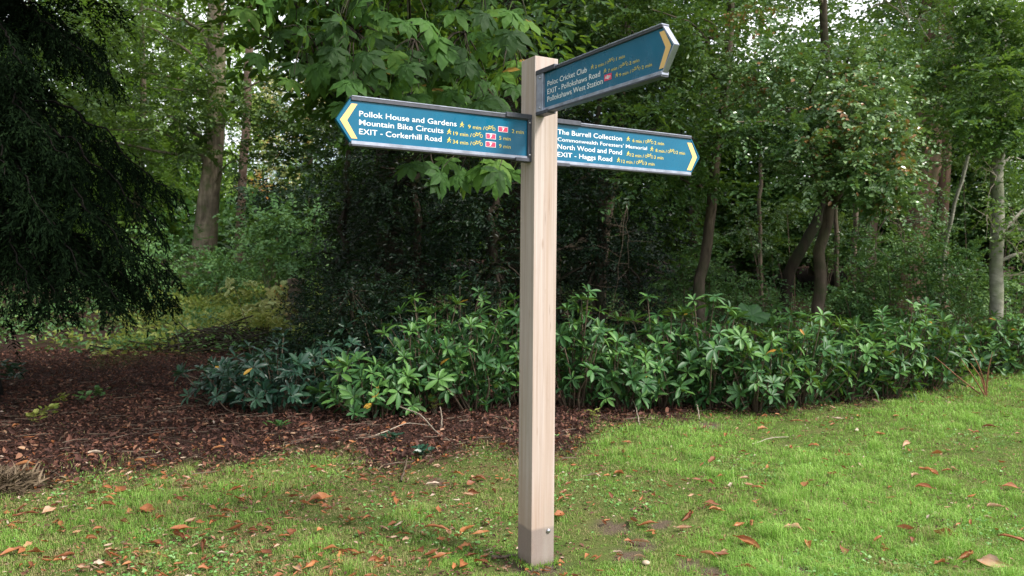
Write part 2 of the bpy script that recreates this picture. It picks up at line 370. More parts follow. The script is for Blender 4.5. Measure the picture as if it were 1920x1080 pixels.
# ------------------------------------------------------------------ signpost
TH, A_, PX, PY, H = .52201, .13656, .13362, 4.13838, 2.6
U = np.array([math.cos(TH), math.sin(TH), 0]); W = np.array([math.sin(TH), -math.cos(TH), 0])
post_root = empty('fingerpost', (PX, PY, 0), 'square pale timber signpost with three teal finger boards, standing alone on the lawn', 'signpost')
post_root.rotation_euler = (0, 0, TH)
bpy.context.view_layer.update()
import bmesh
bm = bmesh.new(); r = bmesh.ops.create_cube(bm, size=1)
for v in bm.verts: v.co = Vector((v.co.x*A_, v.co.y*A_, (v.co.z+.5)*(H+.4)-.4))
bmesh.ops.bevel(bm, geom=[e for e in bm.edges], offset=.004, segments=2, affect='EDGES', profile=.7)
me = bpy.data.meshes.new('post'); bm.to_mesh(me); bm.free(); me.materials.append(M['oak']); ob('post', me, post_root)
def disc_bolt(rad, th, axis_pt, parent, name, mat, rot):
    bm = bmesh.new(); bmesh.ops.create_uvsphere(bm, u_segments=14, v_segments=8, radius=rad)
    for v in bm.verts: v.co.z *= th/rad
    me = bpy.data.meshes.new(name); bm.to_mesh(me); bm.free(); me.materials.append(mat)
    for p in me.polygons: p.use_smooth = True
    o_ = ob(name, me, parent, axis_pt); o_.rotation_euler = rot; return o_
# the bolt sits on the face turned to the right front (local -y)
disc_bolt(.0125, .008, (.033, -A_/2-.003, .178), post_root, 'bolt', M['steel'], (R(90), 0, 0))

def to_mesh_text(s, mat, x0, x1, base, cap, z, bold=.012, name='lettering'):
    cu = bpy.data.curves.new('t', 'FONT'); cu.body = s; cu.size = 1; cu.offset = bold; cu.resolution_u = 3; cu.fill_mode = 'FRONT'
    to = bpy.data.objects.new('t', cu); C.objects.link(to)
    dg = bpy.context.evaluated_depsgraph_get(); me = bpy.data.meshes.new_from_object(to.evaluated_get(dg))
    bpy.data.objects.remove(to); bpy.data.curves.remove(cu)
    co = np.empty(len(me.vertices)*3); me.vertices.foreach_get('co', co); co = co.reshape(-1, 3)
    CAP = .715
    if x1 is None: sx = cap/CAP
    else: sx = (x1-x0)/(co[:, 0].max()-co[:, 0].min())
    co[:, 0] = x0+(co[:, 0]-co[:, 0].min())*sx; co[:, 1] = base+co[:, 1]*cap/CAP; 
    v = np.stack([co[:, 0], np.full(len(co), z), co[:, 1]], 1)  # placed below with board frame (x, -y normal, z up)
    me.vertices.foreach_set('co', v.ravel()); me.materials.clear(); me.materials.append(mat); me.update(); me.name = name
    return me
def poly2(polys, z):
    """list of 2-D convex polygons -> V, F list, facing local -y"""
    V, Fs, o_ = [], [], 0
    for p in polys:
        for (x, y) in p: V.append((x, z, y))
        Fs.append(np.array([list(range(o_, o_+len(p)))])); o_ += len(p)
    return np.array(V), Fs
def seg(x0, y0, x1, y1, wd):
    d = math.hypot(x1-x0, y1-y0); nx_, ny_ = -(y1-y0)/d*wd/2, (x1-x0)/d*wd/2
    return [(x0-nx_, y0-ny_), (x1-nx_, y1-ny_), (x1+nx_, y1+ny_), (x0+nx_, y0+ny_)]
def circ(cx, cy, r_, n=10): return [(cx+r_*math.cos(a), cy+r_*math.sin(a)) for a in np.linspace(0, 2*math.pi, n, endpoint=False)]
def ring(cx, cy, r_, wd, n=14):
    a = np.linspace(0, 2*math.pi, n+1)
    return [[(cx+(r_-wd)*math.cos(p), cy+(r_-wd)*math.sin(p)), (cx+r_*math.cos(p), cy+r_*math.sin(p)),
             (cx+r_*math.cos(s_), cy+r_*math.sin(s_)), (cx+(r_-wd)*math.cos(s_), cy+(r_-wd)*math.sin(s_))] for p, s_ in zip(a[:-1], a[1:])]
def walker(x0, x1, b, h):
    w_ = x1-x0; P = lambda a, c_: (x0+a*w_, b+c_*h); s = .12*h; q = []
    def sg(a, c_, d, e, k=1): q.append(seg(*P(a, c_), *P(d, e), s*k))
    q.append(circ(*P(.55, .9), .11*h)); sg(.5, .78, .45, .42, 1.7); sg(.45, .45, .75, .22); sg(.75, .24, .8, 0); sg(.45, .45, .3, .2); sg(.3, .22, .05, .02)
    sg(.5, .72, .2, .55); sg(.2, .57, .15, .4); sg(.52, .72, .75, .55); sg(.75, .56, .95, .5); return q
def bicycle(x0, x1, b, h):
    w_ = x1-x0; r_ = min(.235*w_, .33*h); q = ring(x0+r_, b+r_, r_, .085*h)+ring(x1-r_, b+r_, r_, .085*h); s = .085*h
    P = lambda a, c_: (x0+a*w_, b+c_*h)
    def sg(a, c_, d, e): q.append(seg(*P(a, c_), *P(d, e), s))
    sg(.23, .33, .38, .78); sg(.38, .76, .68, .76); sg(.64, .95, .77, .33); sg(.37, .72, .5, .32); sg(.5, .32, .68, .76); sg(.23, .33, .5, .32); sg(.28, .88, .45, .88); sg(.66, .95, .82, .97); return q
def board(name, n_dir, L, zb, Hh, side, lab, rows, chev, rail_top, brk, end_w):
    """side -1: the board runs towards local -x (read from its tip); +1: read away from the post"""
    root = bpy.data.objects.new('finger_board', None)
    # frame: local x = reading direction, -y = printed side, z up
    s = side; X_ = lambda v: s*v
    def P(V): return V
    T = .011
    z0, z1, zm = .006, Hh-.004, .107
    xe, xt = L-.008, L+.064
    out2 = [(X_(.004), z0), (X_(xe), z0), (X_(xt), zm), (X_(xe), z1), (X_(.004), z1)]
    n = len(out2); V = [(x, -T, z) for x, z in out2]+[(x, T, z) for x, z in out2]
    fr = list(range(n)); 
    if s < 0: fr = fr[::-1]
    Fs = [np.array([fr]), np.array([[q+n for q in fr[::-1]]])]+[np.array([[i, (i+1) % n, (i+1) % n+n, i+n]][:1]) if s > 0 else np.array([[(i+1) % n, i, i+n, (i+1) % n+n]]) for i in range(n)]
    pm = mesh('finger_board', np.array(V), Fs, M['teal'])
    root = bpy.data.objects.new('finger_board', pm); root['label'] = lab
    link(root, post_root)
    def sub(nm, V, Fs, mat, lab_=None):
        o_ = ob(nm, mesh(nm, V, Fs, mat), root)
        if lab_: o_['label'] = lab_
        return o_
    def sb(nm, a, b, ya, yb, c_, d, mat, bev=.002):
        x0, x1 = sorted((X_(a), X_(b)))
        bm = bmesh.new(); bmesh.ops.create_cube(bm, size=1)
        for v in bm.verts: v.co = Vector(((v.co.x+.5)*(x1-x0)+x0, (v.co.y+.5)*(yb-ya)+ya, (v.co.z+.5)*(d-c_)+c_))
        bmesh.ops.bevel(bm, geom=list(bm.edges), offset=bev, segments=1, affect='EDGES')
        me = bpy.data.meshes.new(nm); bm.to_mesh(me); bm.free(); me.materials.append(mat); return ob(nm, me, root)
    sb('top_rail', .002, L, -.019, .019, rail_top+.004, Hh-.003, M['alu_dark'])
    sb('top_rail', .004, L-.003, -.0205, .0195, Hh-.004, Hh+.001, M['alu'], .001)
    sb('bottom_rail', .002, L, -.019, .019, 0, .0175, M['alu'])
    sb('bottom_rail', .004, L-.003, -.0205, .0195, -.006, .003, M['alu_dark'], .001)
    # edge strip round the tip
    for (p, q_) in (((xe, Hh-.004), (xt, zm)), ((xe, .004), (xt, zm))):
        pg = seg(X_(p[0]), p[1], X_(q_[0]), q_[1], .006)
        V = [(x, -.0135, z) for x, z in pg]+[(x, .0135, z) for x, z in pg]
        sub('tip_edge', np.array(V), np.array([(0, 1, 2, 3), (4, 7, 6, 5), (0, 4, 5, 1), (1, 5, 6, 2), (2, 6, 7, 3), (3, 7, 4, 0)]), M['alu'] if name == 2 else M['teal'])
    sb('end_bracket', -.004, end_w, -.025, .025, -.001, Hh+.001, M['alu'] if name == 2 else M['alu_dark'])
    sb('top_bracket', -.003, brk, -.028, .028, Hh-.016, Hh+.008, M['alu_dark'])
    sb('bottom_bracket', -.003, brk*.62, -.027, .027, -.012, .006, M['alu_dark'])
    for zz_ in (.022, Hh-.035):
        disc_bolt(.0055, .004, (X_(end_w*.6), -.027, zz_), root, 'screw', M['steel'], (R(90), 0, 0))
    z = -T-.0012
    (cx0, cx1), (ct0, ct1), cz0, cz1 = chev
    V, Fs = poly2([[(X_(cx0), cz1), (X_(cx1), cz1), (X_(ct1), zm), (X_(ct0), zm)], [(X_(ct0), zm), (X_(ct1), zm), (X_(cx1), cz0), (X_(cx0), cz0)]], z)
    sub('arrow', V, Fs, M['yellow'])
    for r_ in rows:
        k = r_[0]
        if k in 'WY':
            _, s_, a, b, base, cap = r_
            me = to_mesh_text(s_, M['white'] if k == 'W' else M['yellow_text'], *sorted((X_(a), X_(b))), base, cap, z, .003 if k == 'W' else .003, 'lettering')
            ob('lettering', me, root)
        elif k in 'mb':
            _, a, b, base, cap = r_; a, b = sorted((X_(a), X_(b)))
            V, Fs = poly2(walker(a, b, base, cap) if k == 'm' else bicycle(a, b, base, cap), z)
            V[:, 1] -= np.arange(len(V))*2e-7
            sub('walking_figure' if k == 'm' else 'bicycle_symbol', V, Fs, M['yellow_text'])
        elif k in '7R':
            _, a, b, base, cap = r_; a, b = sorted((X_(a), X_(b)))
            V, Fs = poly2([[(a, base), (b, base), (b, base+cap), (a, base+cap)]], z); sub('route_badge', V, Fs, M['white'] if k == '7' else M['red'])
            e = .0022
            if k == '7':
                V, Fs = poly2([[(a+e, base+e), (b-e, base+e), (b-e, base+cap-e), (a+e, base+cap-e)]], z-.0006); sub('route_badge', V, Fs, M['red'])
                me = to_mesh_text('7', M['white'], a+(b-a)*.36, a+(b-a)*.64, base+cap*.2, cap*.6, z-.0012, .03); ob('lettering', me, root)
            else:
                P = lambda u_, v_: (a+(b-a)*u_, base+cap*v_); wd = cap*.10; q = []
                q.append(seg(*P(.12, .60), *P(.88, .60), wd)); q.append(seg(*P(.12, .40), *P(.88, .40), wd))
                q.append(seg(*P(.38, .40), *P(.62, .60), wd)); q.append(seg(*P(.62, .62), *P(.38, .82), wd)); q.append(seg(*P(.38, .38), *P(.62, .18), wd))
                V, Fs = poly2(q, z-.0007); V[:, 1] -= np.arange(len(V))*2e-6; sub('rail_symbol', V, Fs, M['white'])
    return root
Yc = .0185
def yel(x, base, t1, t2, cap=Yc, badge=None, bc=.0275):
    """x: walker a,b, text a,b, bike a,b, (badge a,b), text a,b"""
    r_ = [('m', x[0], x[1], base, cap*1.42), ('Y', t1, x[2], x[3], base-.002, cap), ('b', x[4], x[5], base-.001, cap*1.35)]
    if badge: r_.append((badge, x[6], x[7], base-.003, bc))
    r_.append(('Y', t2, x[-2], x[-1], base-.0015, cap)); return r_
rows1 = [('W', 'Pollok House and Gardens', .904, .416, .1302, .0255), ('W', 'Mountain Bike Circuits', .904, .486, .0912, .0255), ('W', 'EXIT - Corkerhill Road', .904, .495, .0500, .0255)]
rows1 += yel((.399, .375, .354, .263, .258, .203, .187, .131, .109, .039), .1290, '9 min /', '2 min', badge='7')
rows1 += yel((.467, .443, .433, .334, .329, .273, .256, .200, .181, .115), .0890, '19 min /', '5 min', badge='7')
rows1 += yel((.467, .443, .436, .334, .329, .273, .257, .200, .181, .115), .0490, '34 min /', '9 min', badge='7')
rows2 = [('W', 'Poloc Cricket Club', .086, .421, .1215, .026), ('W', 'EXIT - Pollokshaws Road', .086, .525, .0815, .026), ('W', 'Pollokshaws West Station', .086, .545, .0445, .026),
         ('R', .556, .610, .0520, .0275)]
rows2 += yel((.453, .477, .486, .568, .573, .630, .643, .701), .1265, '2 min /', '1 min', .0145)
rows2 += yel((.550, .574, .584, .666, .670, .726, .734, .800), .0880, '7 min /', '2 min', .0145)
rows2 += yel((.635, .659, .665, .746, .752, .808, .816, .882), .0525, '9 min /', '2 min', .0145)
rows3 = [('W', 'The Burrell Collection', .040, .460, .1555, .026), ('W', "Commonwealth Foresters' Memorial", .040, .635, .1195, .020), ('W', 'North Wood and Pond', .040, .460, .0795, .026), ('W', 'EXIT - Haggs Road', .040, .394, .0385, .0255)]
rows3 += yel((.491, .515, .533, .614, .621, .679, .687, .757), .1575, '6 min /', '2 min')
rows3 += yel((.658, .682, .697, .778, .785, .843, .848, .914), .1160, '8 min /', '2 min')
rows3 += yel((.492, .516, .520, .613, .621, .679, .686, .754), .0770, '12 min /', '3 min')
rows3 += yel((.426, .450, .458, .551, .560, .617, .623, .690), .0378, '12 min /', '3 min')
b1 = board(1, None, .943, 0, .2185, -1, 'teal finger board pointing left with three lines of white text', rows1, ((.940, .912), (.993, .960), .0278, .1840), .1935, .148, .02)
b1.location = (-A_/2, -.0142, 2.0811)
b3 = board(3, None, .959, 0, .2245, 1, 'teal finger board pointing right behind the post with four lines of white text', rows3, ((.930, .964), (.972, 1.006), .0285, .1865), .2035, .178, .02)
b3.location = (A_/2, .0038, 2.0756)
b2 = board(2, None, .951, 0, .2055, 1, 'topmost teal finger board pointing right towards the viewer with three lines of text', rows2, ((.926, .955), (.965, .999), .0275, .1765), .1855, .17, .062)
b2.rotation_euler = (0, 0, R(-90)); b2.location = (-.0369, -A_/2, 2.3098)

# ------------------------------------------------------------------ trees
def trunk_mesh(name, pts, r0, r1, mat, parent, sides=12, n=26, rough=.06, seed=0, flare=.5, wob=.0):
    P = curve(pts, n, wob, seed); u = np.linspace(0, 1, n); rad = r0+(r1-r0)*u**.8
    hgt = P[:, 2]-P[0, 2]; rad = rad*(1+flare*np.exp(-hgt/(2.2*r0+.05)))
    V, Fq = tube(P, rad, sides, rough, seed); return ob(name, mesh(name, V, Fq, mat, smooth=True), parent)
def limbs_to(name, q, trunk_pts, centers, r, mat, parent, nmax=40, low=.3, sides=5):
    tp = np.asarray(trunk_pts, float); parts = []
    idx = q.permutation(len(centers))[:nmax]
    for c_ in centers[idx]:
        zt = tp[0, 2]+(tp[-1, 2]-tp[0, 2])*0; h_ = max(c_[2]-q.uniform(.3, .6)*np.linalg.norm(c_[:2]-tp[0, :2])*.6, tp[0, 2]+low)
        h_ = min(h_, tp[-1, 2]-.05)
        s_ = np.array([np.interp(h_, tp[:, 2], tp[:, k]) for k in range(3)])
        mid = (s_+c_)/2+np.array([0, 0, .12*np.linalg.norm(c_-s_)])+q.normal(0, .06, 3)*np.linalg.norm(c_-s_)
        P = curve([s_, mid, c_], 9, .02*np.linalg.norm(c_-s_), int(q.integers(1e6)))
        ln = np.linalg.norm(c_-s_); parts.append(tube(P, np.linspace(min(r, .02+.018*ln), .006, 9), sides))
    if parts: 
        V, Fq = merge(parts); o_ = ob(name, mesh(name, V, Fq, mat, smooth=True), parent); o_['kind'] = 'stuff'; return o_
def ground_pt(px, Y): x = (px-960)/F*Y; return np.array([x, Y, float(gz(x, Y))-.08])
def tree(name, label, cat, trunk_px, r0, r1, barkm, boxes, leafm, leaf_size, per, k, aspect=.55, kind='rhomb', seed=0, group=None, nl=30, L=1, flat=.35, outward=False, vbase=.45, flare=.5, wob=.02, droop=.25, n=26, cv=.22, low=1.6):
    """trunk_px: list of (px, py, depth), first on the ground"""
    q = np.random.default_rng(seed)
    base = ground_pt(trunk_px[0][0], trunk_px[0][2])
    T = [base]+[at(*p) for p in trunk_px[1:]]
    root = empty(name, tuple(base), label, cat, group); b0 = base.copy(); b0[2] += 0
    T = [p-b0 for p in T]
    trunk_mesh('trunk', T, r0, r1, barkm, root, seed=seed, flare=flare, wob=wob, n=n)
    if boxes:
        cen, rad = box_centers(q, boxes); cen = cen-b0
        ow = nrm(cen-np.array(T).mean(0)) if outward else None
        limbs_to('limbs', q, T, cen, min(r0*.3, .07), barkm, root, nl, low=low)
        foliage('crown', cen, rad, per, k, leaf_size, aspect, leafm, root, kind, seed+1, L=L, outward=ow, flat=flat, vbase=vbase, droop=droop, clumpvar=cv)
    return root

# far backdrop: shared crown shapes, every tree its own object
def far_crown(seed, rx, rz, ncl, per, k, size):
    q = np.random.default_rng(seed); d = nrm(q.normal(0, 1, (ncl, 3))); rr = q.uniform(.35, 1, ncl)**.5
    c_ = d*rr[:, None]*np.array([rx, rx, rz]); c_[:, 2] += rz
    O, D = clump_twigs(q, c_, np.full(ncl, rx*.24), per)
    V, Fa, fpl = twig_leaves(q, O, D, np.full(len(O), rx*.2), k, size, .6, 'rhomb', .4, .3)
    v = np.clip(.45+np.repeat(q.normal(0, .2, ncl), per*k)+q.normal(0, .14, ncl*per*k), 0, 1)
    return V, Fa, np.repeat(v, fpl)
FC = [far_crown(s_, 4.0, 6.5, 95, 14, 12, .20) for s_ in (1, 2, 3)]
def far_variants(mat): return [mesh('crown', V, Fa, mat, v) for V, Fa, v in FC]
FV = {k: far_variants(M[k]) for k in ('far_bright', 'far_mid', 'canopy')}
def far_tree(px, Y, h, cl_h, wid, kind, barkm, label, group, seed, r0=.22, name='woodland_tree'):
    q = np.random.default_rng(seed+900); b = ground_pt(px, Y)
    root = empty(name, tuple(b), label, 'tree', group)
    trunk_mesh('trunk', [(0, 0, 0), (q.normal(0, .3), q.normal(0, .3), h*.5), (q.normal(0, .5), q.normal(0, .5), h*.9)], r0, r0*.35, barkm, root, 8, 12, seed=seed)
    c_ = bpy.data.objects.new('crown', FV[kind][seed % 3]); C.objects.link(c_); c_.parent = root
    c_.location = (0, 0, cl_h); c_.scale = (wid/8, wid/8, (h-cl_h)/13); c_.rotation_euler = (0, 0, q.uniform(0, 6.28)); return root
FAR = [
 ('far_bright', M['bark_brown'], 'light green trees far back beyond the clearing', 0, [
  (60, 37, 19, .5, 10, 'light green tree far back behind the conifer at the left edge'), (200, 42, 21, .3, 11, 'light green tree far back showing between the conifer tips and the big beech'),
  (330, 48, 23, .3, 12, 'light green tree farthest back directly left of the big beech trunk'), (140, 52, 22, .3, 12, 'light green tree glimpsed farthest back through the conifer boughs'),
  (560, 62, 7.5, .2, 9, 'low light green tree far back below the pale yellow green tree'), (415, 60, 22, .3, 8, 'light green tree filling the gap between the big beech and the slender pinkish trunk'),
  (250, 34, 14, 2.5, 8, 'light green tree just beyond the clearing left of the big beech')]),
 ('canopy', M['bark_dark'], 'dark trees closing the wood behind the signpost', 20, [
  (730, 33, 5.5, .1, 5, 'low dark tree far back under the sky gap at the left sign tip'), (720, 27, 9, .1, 9, 'dark tree behind the thicket under the middle of the left finger board'),
  (820, 29, 18, .1, 9, 'dark tree far behind the right half of the left finger board'), (930, 24, 16, .1, 9, 'dark tree behind the thicket directly left of the post'),
  (1010, 31, 20, .1, 9, 'tall dark tree far behind the top of the post'), (1090, 25, 16, .1, 9, 'dark tree far behind the right finger board beside the post'),
  (760, 36, 12, .1, 9, 'dark tree farthest back behind the hanging chestnut leaves'), (560, 30, 3.0, .1, 5, 'low dark tree right of the slender pinkish trunk')]),
 ('far_mid', M['bark_brown'], 'mid green trees far back in the wood on the right', 40, [
  (1190, 29, 17, .1, 9, 'mid green tree far behind the middle of the right finger board'), (1290, 24, 11, .1, 9, 'mid green tree behind the tip of the right finger board'),
  (1400, 27, 8.2, .1, 9, 'mid green tree far back between the slim mossy trunk and the leaning trunk'), (1530, 30, 8.5, .1, 10, 'mid green tree far back under the sky gap above the hawthorn'),
  (1610, 24, 8.5, .1, 8, 'mid green tree far back just left of the broad red brown trunk'), (1730, 28, 9.5, .1, 10, 'mid green tree far behind the broad red brown trunk'),
  (1850, 24, 8, .1, 9, 'mid green tree far behind the pale ringed trunk'), (1980, 22, 9, .1, 9, 'mid green tree at the right edge behind the bare dead branches'),
  (2130, 20, 15, .1, 9, 'mid green tree just outside the right edge'), (1460, 38, 10, .1, 9, 'mid green tree farthest back behind the leaning trunk'), (1680, 40, 10.5, .1, 10, 'mid green tree farthest back left of the broad red brown trunk')]),
 ('canopy', M['bark_dark'], 'trees at the outer left of the wood', 60, [
  (-120, 30, 20, .2, 11, 'dark tree behind the conifer just off the left edge'), (-350, 24, 18, .2, 11, 'dark tree second off the left edge'), (-700, 18, 17, .2, 11, 'dark tree farthest off the left edge'), (-200, 42, 22, .3, 12, 'dark tree farthest back off the left edge')])]
for kind_, bk_, gp_, s0_, rows_ in FAR:
    for i_, (px, Y, h, ch, wd, lb_) in enumerate(rows_): far_tree(px, Y, h, ch, wd, kind_, bk_, lb_, gp_, s0_+i_)
# the wood beyond, which reads as one mass
q = np.random.default_rng(77); n_ = 52000; a_ = q.uniform(-1.15, 1.25, n_); Yf = q.uniform(40, 62, n_); xf = a_*Yf*.8
zf = gz(xf, Yf)+q.uniform(0, 1, n_)*(3.6+1.6*np.sin(xf*.55)+1.0*np.sin(xf*1.7+2))
V, Fa, fpl = leaves(np.stack([xf, Yf, zf], 1), q.normal(0, 1, (n_, 3)), q.normal(0, .6, (n_, 3))+np.array([0, -.5, 1.]), q.uniform(.35, .75, n_), .6, 'rhomb')
tag(ob('distant_undergrowth', mesh('distant_undergrowth', V, Fa, M['far_mid'], np.repeat(np.clip(q.normal(.35, .2, n_), 0, 1), fpl))), 'distant green undergrowth closing the wood at ground level', 'undergrowth', kind='stuff')

# unseen trees added left of the lawn to dim the light from that side
for i_, (x_, y_, h, wd, lb_) in enumerate([(-9.5, 3.5, 14, 10, 'unseen tree added for shade on the left side of the lawn outside the frame'), (-10.5, -3.5, 15, 11, 'unseen tree added for shade left of and behind the camera outside the frame')]):
    root = far_tree(900, 30, h, .4, wd, 'canopy', M['bark_dark'], lb_, 'unseen shade trees added left of the lawn', 80+i_); root.location = (x_, y_, float(gz(x_, y_))-.05)
# beech with the big grey trunk
tree('beech_tree', 'tall beech with thick pale grey trunk leaning slightly, left of the signpost', 'tree',
     [(368, 0, 25), (392, 400, 25), (407, 190, 25), (404, 40, 25), (408, -250, 25)], .36, .2, M['bark_grey'],
     [(150, 560, 60, 260, 22, 27, 34, .75), (330, 470, 180, 300, 22, 26, 8, .6), (130, 560, -400, 60, 21, 29, 56, 1.0), (60, 300, 200, 330, 24, 28, 12, .7)],
     M['beech'], .15, 22, 12, seed=101, nl=22, flat=.22, vbase=.55, flare=.45)
tree('pine_tree', 'slender tree with mottled pinkish trunk to the right of the big beech', 'tree',
     [(446, 0, 33), (452, 400, 33), (463, 200, 33), (468, 60, 33), (476, -200, 33)], .19, .14, M['bark_pink'],
     [(420, 640, -300, 60, 31, 36, 26, 1.1)], M['far_bright'], .18, 14, 12, seed=111, nl=14)
tree('pale_leaved_tree', 'pale yellow green tree lit by the sky above the left sign tip', 'tree',
     [(585, 0, 54), (580, 300, 54), (590, -100, 54)], .28, .14, M['bark_dark'],
     [(480, 660, 150, 290, 50, 56, 34, 1.3), (480, 620, 300, 370, 50, 55, 8, 1.1)], M['pale'], .26, 18, 12, vbase=.6, seed=121, nl=10, flat=.25)

tree('unseen_shade_tree', 'unseen broad tree added off the left edge so that its crown shades the litter', 'tree', [(-420, 0, 9.5), (-400, 200, 9.5), (-380, -300, 9.3)], .32, .2, M['bark_dark'],  # overhead crown out of view, added to darken the litter below
     [(-700, 520, -620, -120, 8, 12.5, 80, .75), (-900, 150, -900, -300, 5.8, 9, 50, .7)], M['canopy'], .13, 16, 12, seed=131, nl=40)
# dark drooping conifer on the left edge
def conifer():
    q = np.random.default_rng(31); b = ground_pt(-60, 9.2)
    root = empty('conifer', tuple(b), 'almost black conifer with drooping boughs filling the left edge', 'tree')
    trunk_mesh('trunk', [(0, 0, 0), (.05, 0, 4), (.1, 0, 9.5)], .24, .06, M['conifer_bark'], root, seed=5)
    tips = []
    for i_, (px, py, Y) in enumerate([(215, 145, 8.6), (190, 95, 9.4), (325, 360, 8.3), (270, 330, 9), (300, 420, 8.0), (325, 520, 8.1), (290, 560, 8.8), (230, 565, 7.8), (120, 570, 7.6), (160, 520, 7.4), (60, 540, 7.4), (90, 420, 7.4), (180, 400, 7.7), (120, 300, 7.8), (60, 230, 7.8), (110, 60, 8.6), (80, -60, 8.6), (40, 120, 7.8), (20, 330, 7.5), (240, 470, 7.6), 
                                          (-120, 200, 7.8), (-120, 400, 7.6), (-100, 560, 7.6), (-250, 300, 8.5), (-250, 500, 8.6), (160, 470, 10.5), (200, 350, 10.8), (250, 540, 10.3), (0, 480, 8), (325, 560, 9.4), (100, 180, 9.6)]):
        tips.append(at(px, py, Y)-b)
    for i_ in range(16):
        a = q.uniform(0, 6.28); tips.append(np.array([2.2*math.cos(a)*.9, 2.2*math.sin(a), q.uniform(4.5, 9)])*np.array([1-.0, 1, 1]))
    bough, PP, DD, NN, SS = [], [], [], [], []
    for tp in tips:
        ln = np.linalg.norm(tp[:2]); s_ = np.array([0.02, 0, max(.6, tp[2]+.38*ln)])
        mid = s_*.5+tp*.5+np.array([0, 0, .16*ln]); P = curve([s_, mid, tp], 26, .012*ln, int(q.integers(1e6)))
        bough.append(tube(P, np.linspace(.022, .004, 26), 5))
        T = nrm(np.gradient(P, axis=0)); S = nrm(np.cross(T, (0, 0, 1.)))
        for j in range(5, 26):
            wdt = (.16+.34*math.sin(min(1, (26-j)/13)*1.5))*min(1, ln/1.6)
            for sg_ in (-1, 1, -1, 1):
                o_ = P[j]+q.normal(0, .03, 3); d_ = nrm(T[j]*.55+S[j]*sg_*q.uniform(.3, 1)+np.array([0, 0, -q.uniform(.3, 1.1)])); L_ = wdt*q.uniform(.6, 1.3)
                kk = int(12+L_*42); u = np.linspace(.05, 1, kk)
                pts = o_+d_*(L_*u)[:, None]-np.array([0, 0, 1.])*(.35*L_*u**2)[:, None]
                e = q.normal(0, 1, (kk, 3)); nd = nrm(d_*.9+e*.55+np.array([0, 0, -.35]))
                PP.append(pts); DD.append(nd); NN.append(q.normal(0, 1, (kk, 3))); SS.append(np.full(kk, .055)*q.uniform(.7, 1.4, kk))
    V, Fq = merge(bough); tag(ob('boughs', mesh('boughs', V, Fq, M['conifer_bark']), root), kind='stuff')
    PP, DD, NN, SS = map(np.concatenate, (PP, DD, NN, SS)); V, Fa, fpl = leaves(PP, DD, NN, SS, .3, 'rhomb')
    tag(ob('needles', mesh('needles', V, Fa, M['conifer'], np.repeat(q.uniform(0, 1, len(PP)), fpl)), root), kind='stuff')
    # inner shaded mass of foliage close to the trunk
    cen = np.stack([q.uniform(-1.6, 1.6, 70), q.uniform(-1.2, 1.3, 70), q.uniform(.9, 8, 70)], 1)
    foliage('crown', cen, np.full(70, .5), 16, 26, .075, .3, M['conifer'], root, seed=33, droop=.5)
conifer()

# hollies and laurels that make the dark thicket behind the post
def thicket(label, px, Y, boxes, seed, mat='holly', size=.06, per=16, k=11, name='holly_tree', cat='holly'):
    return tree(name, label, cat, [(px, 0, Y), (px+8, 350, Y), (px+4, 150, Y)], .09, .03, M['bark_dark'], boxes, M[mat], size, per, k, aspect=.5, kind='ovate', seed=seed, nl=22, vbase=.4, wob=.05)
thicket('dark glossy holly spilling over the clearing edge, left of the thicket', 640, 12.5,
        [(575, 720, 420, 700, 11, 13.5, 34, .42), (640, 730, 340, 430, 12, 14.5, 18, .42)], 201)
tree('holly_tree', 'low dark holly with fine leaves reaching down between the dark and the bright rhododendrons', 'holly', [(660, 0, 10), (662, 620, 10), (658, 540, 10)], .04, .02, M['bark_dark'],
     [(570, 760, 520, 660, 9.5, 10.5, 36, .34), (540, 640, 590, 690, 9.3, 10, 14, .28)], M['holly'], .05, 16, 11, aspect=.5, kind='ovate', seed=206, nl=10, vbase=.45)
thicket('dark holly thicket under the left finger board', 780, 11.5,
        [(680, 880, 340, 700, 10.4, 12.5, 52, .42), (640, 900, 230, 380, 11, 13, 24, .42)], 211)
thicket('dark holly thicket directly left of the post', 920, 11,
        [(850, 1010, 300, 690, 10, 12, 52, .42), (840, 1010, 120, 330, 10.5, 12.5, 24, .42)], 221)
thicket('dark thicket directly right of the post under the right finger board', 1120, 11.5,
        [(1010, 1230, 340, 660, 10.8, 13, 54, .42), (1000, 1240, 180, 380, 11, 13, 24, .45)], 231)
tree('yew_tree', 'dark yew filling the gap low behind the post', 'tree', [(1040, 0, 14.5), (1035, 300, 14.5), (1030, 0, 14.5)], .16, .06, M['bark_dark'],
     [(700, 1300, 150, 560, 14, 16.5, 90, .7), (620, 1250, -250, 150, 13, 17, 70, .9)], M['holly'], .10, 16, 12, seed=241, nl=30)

# trunks standing right of the post, each with its own crown
tree('sycamore_tree', 'slim mossy brown trunk leaning right, just right of the lower finger board', 'tree',
     [(1312, 0, 12), (1322, 460, 12), (1345, 320, 12), (1362, 150, 12), (1375, -150, 12)], .095, .05, M['bark_brown'],
     [(1150, 1420, 60, 300, 11, 13, 34, .48), (1130, 1450, -320, 80, 10.5, 13.5, 44, .6), (1180, 1330, 200, 380, 10.6, 11.8, 12, .38)], M['canopy_light'], .075, 20, 12, seed=301, kind='ovate', nl=26, flare=.25, wob=.025)
tree('leaning_tree', 'dark trunk leaning steeply to the right behind the rhododendrons', 'tree',
     [(1445, 0, 13), (1490, 480, 13), (1530, 420, 13), (1570, 330, 13), (1600, 180, 13)], .11, .07, M['bark_dark'],
     [(1480, 1720, 60, 260, 12.3, 14, 24, .5)], M['canopy_light'], .075, 20, 12, seed=311, kind='ovate', nl=16, flare=.2, wob=.03)
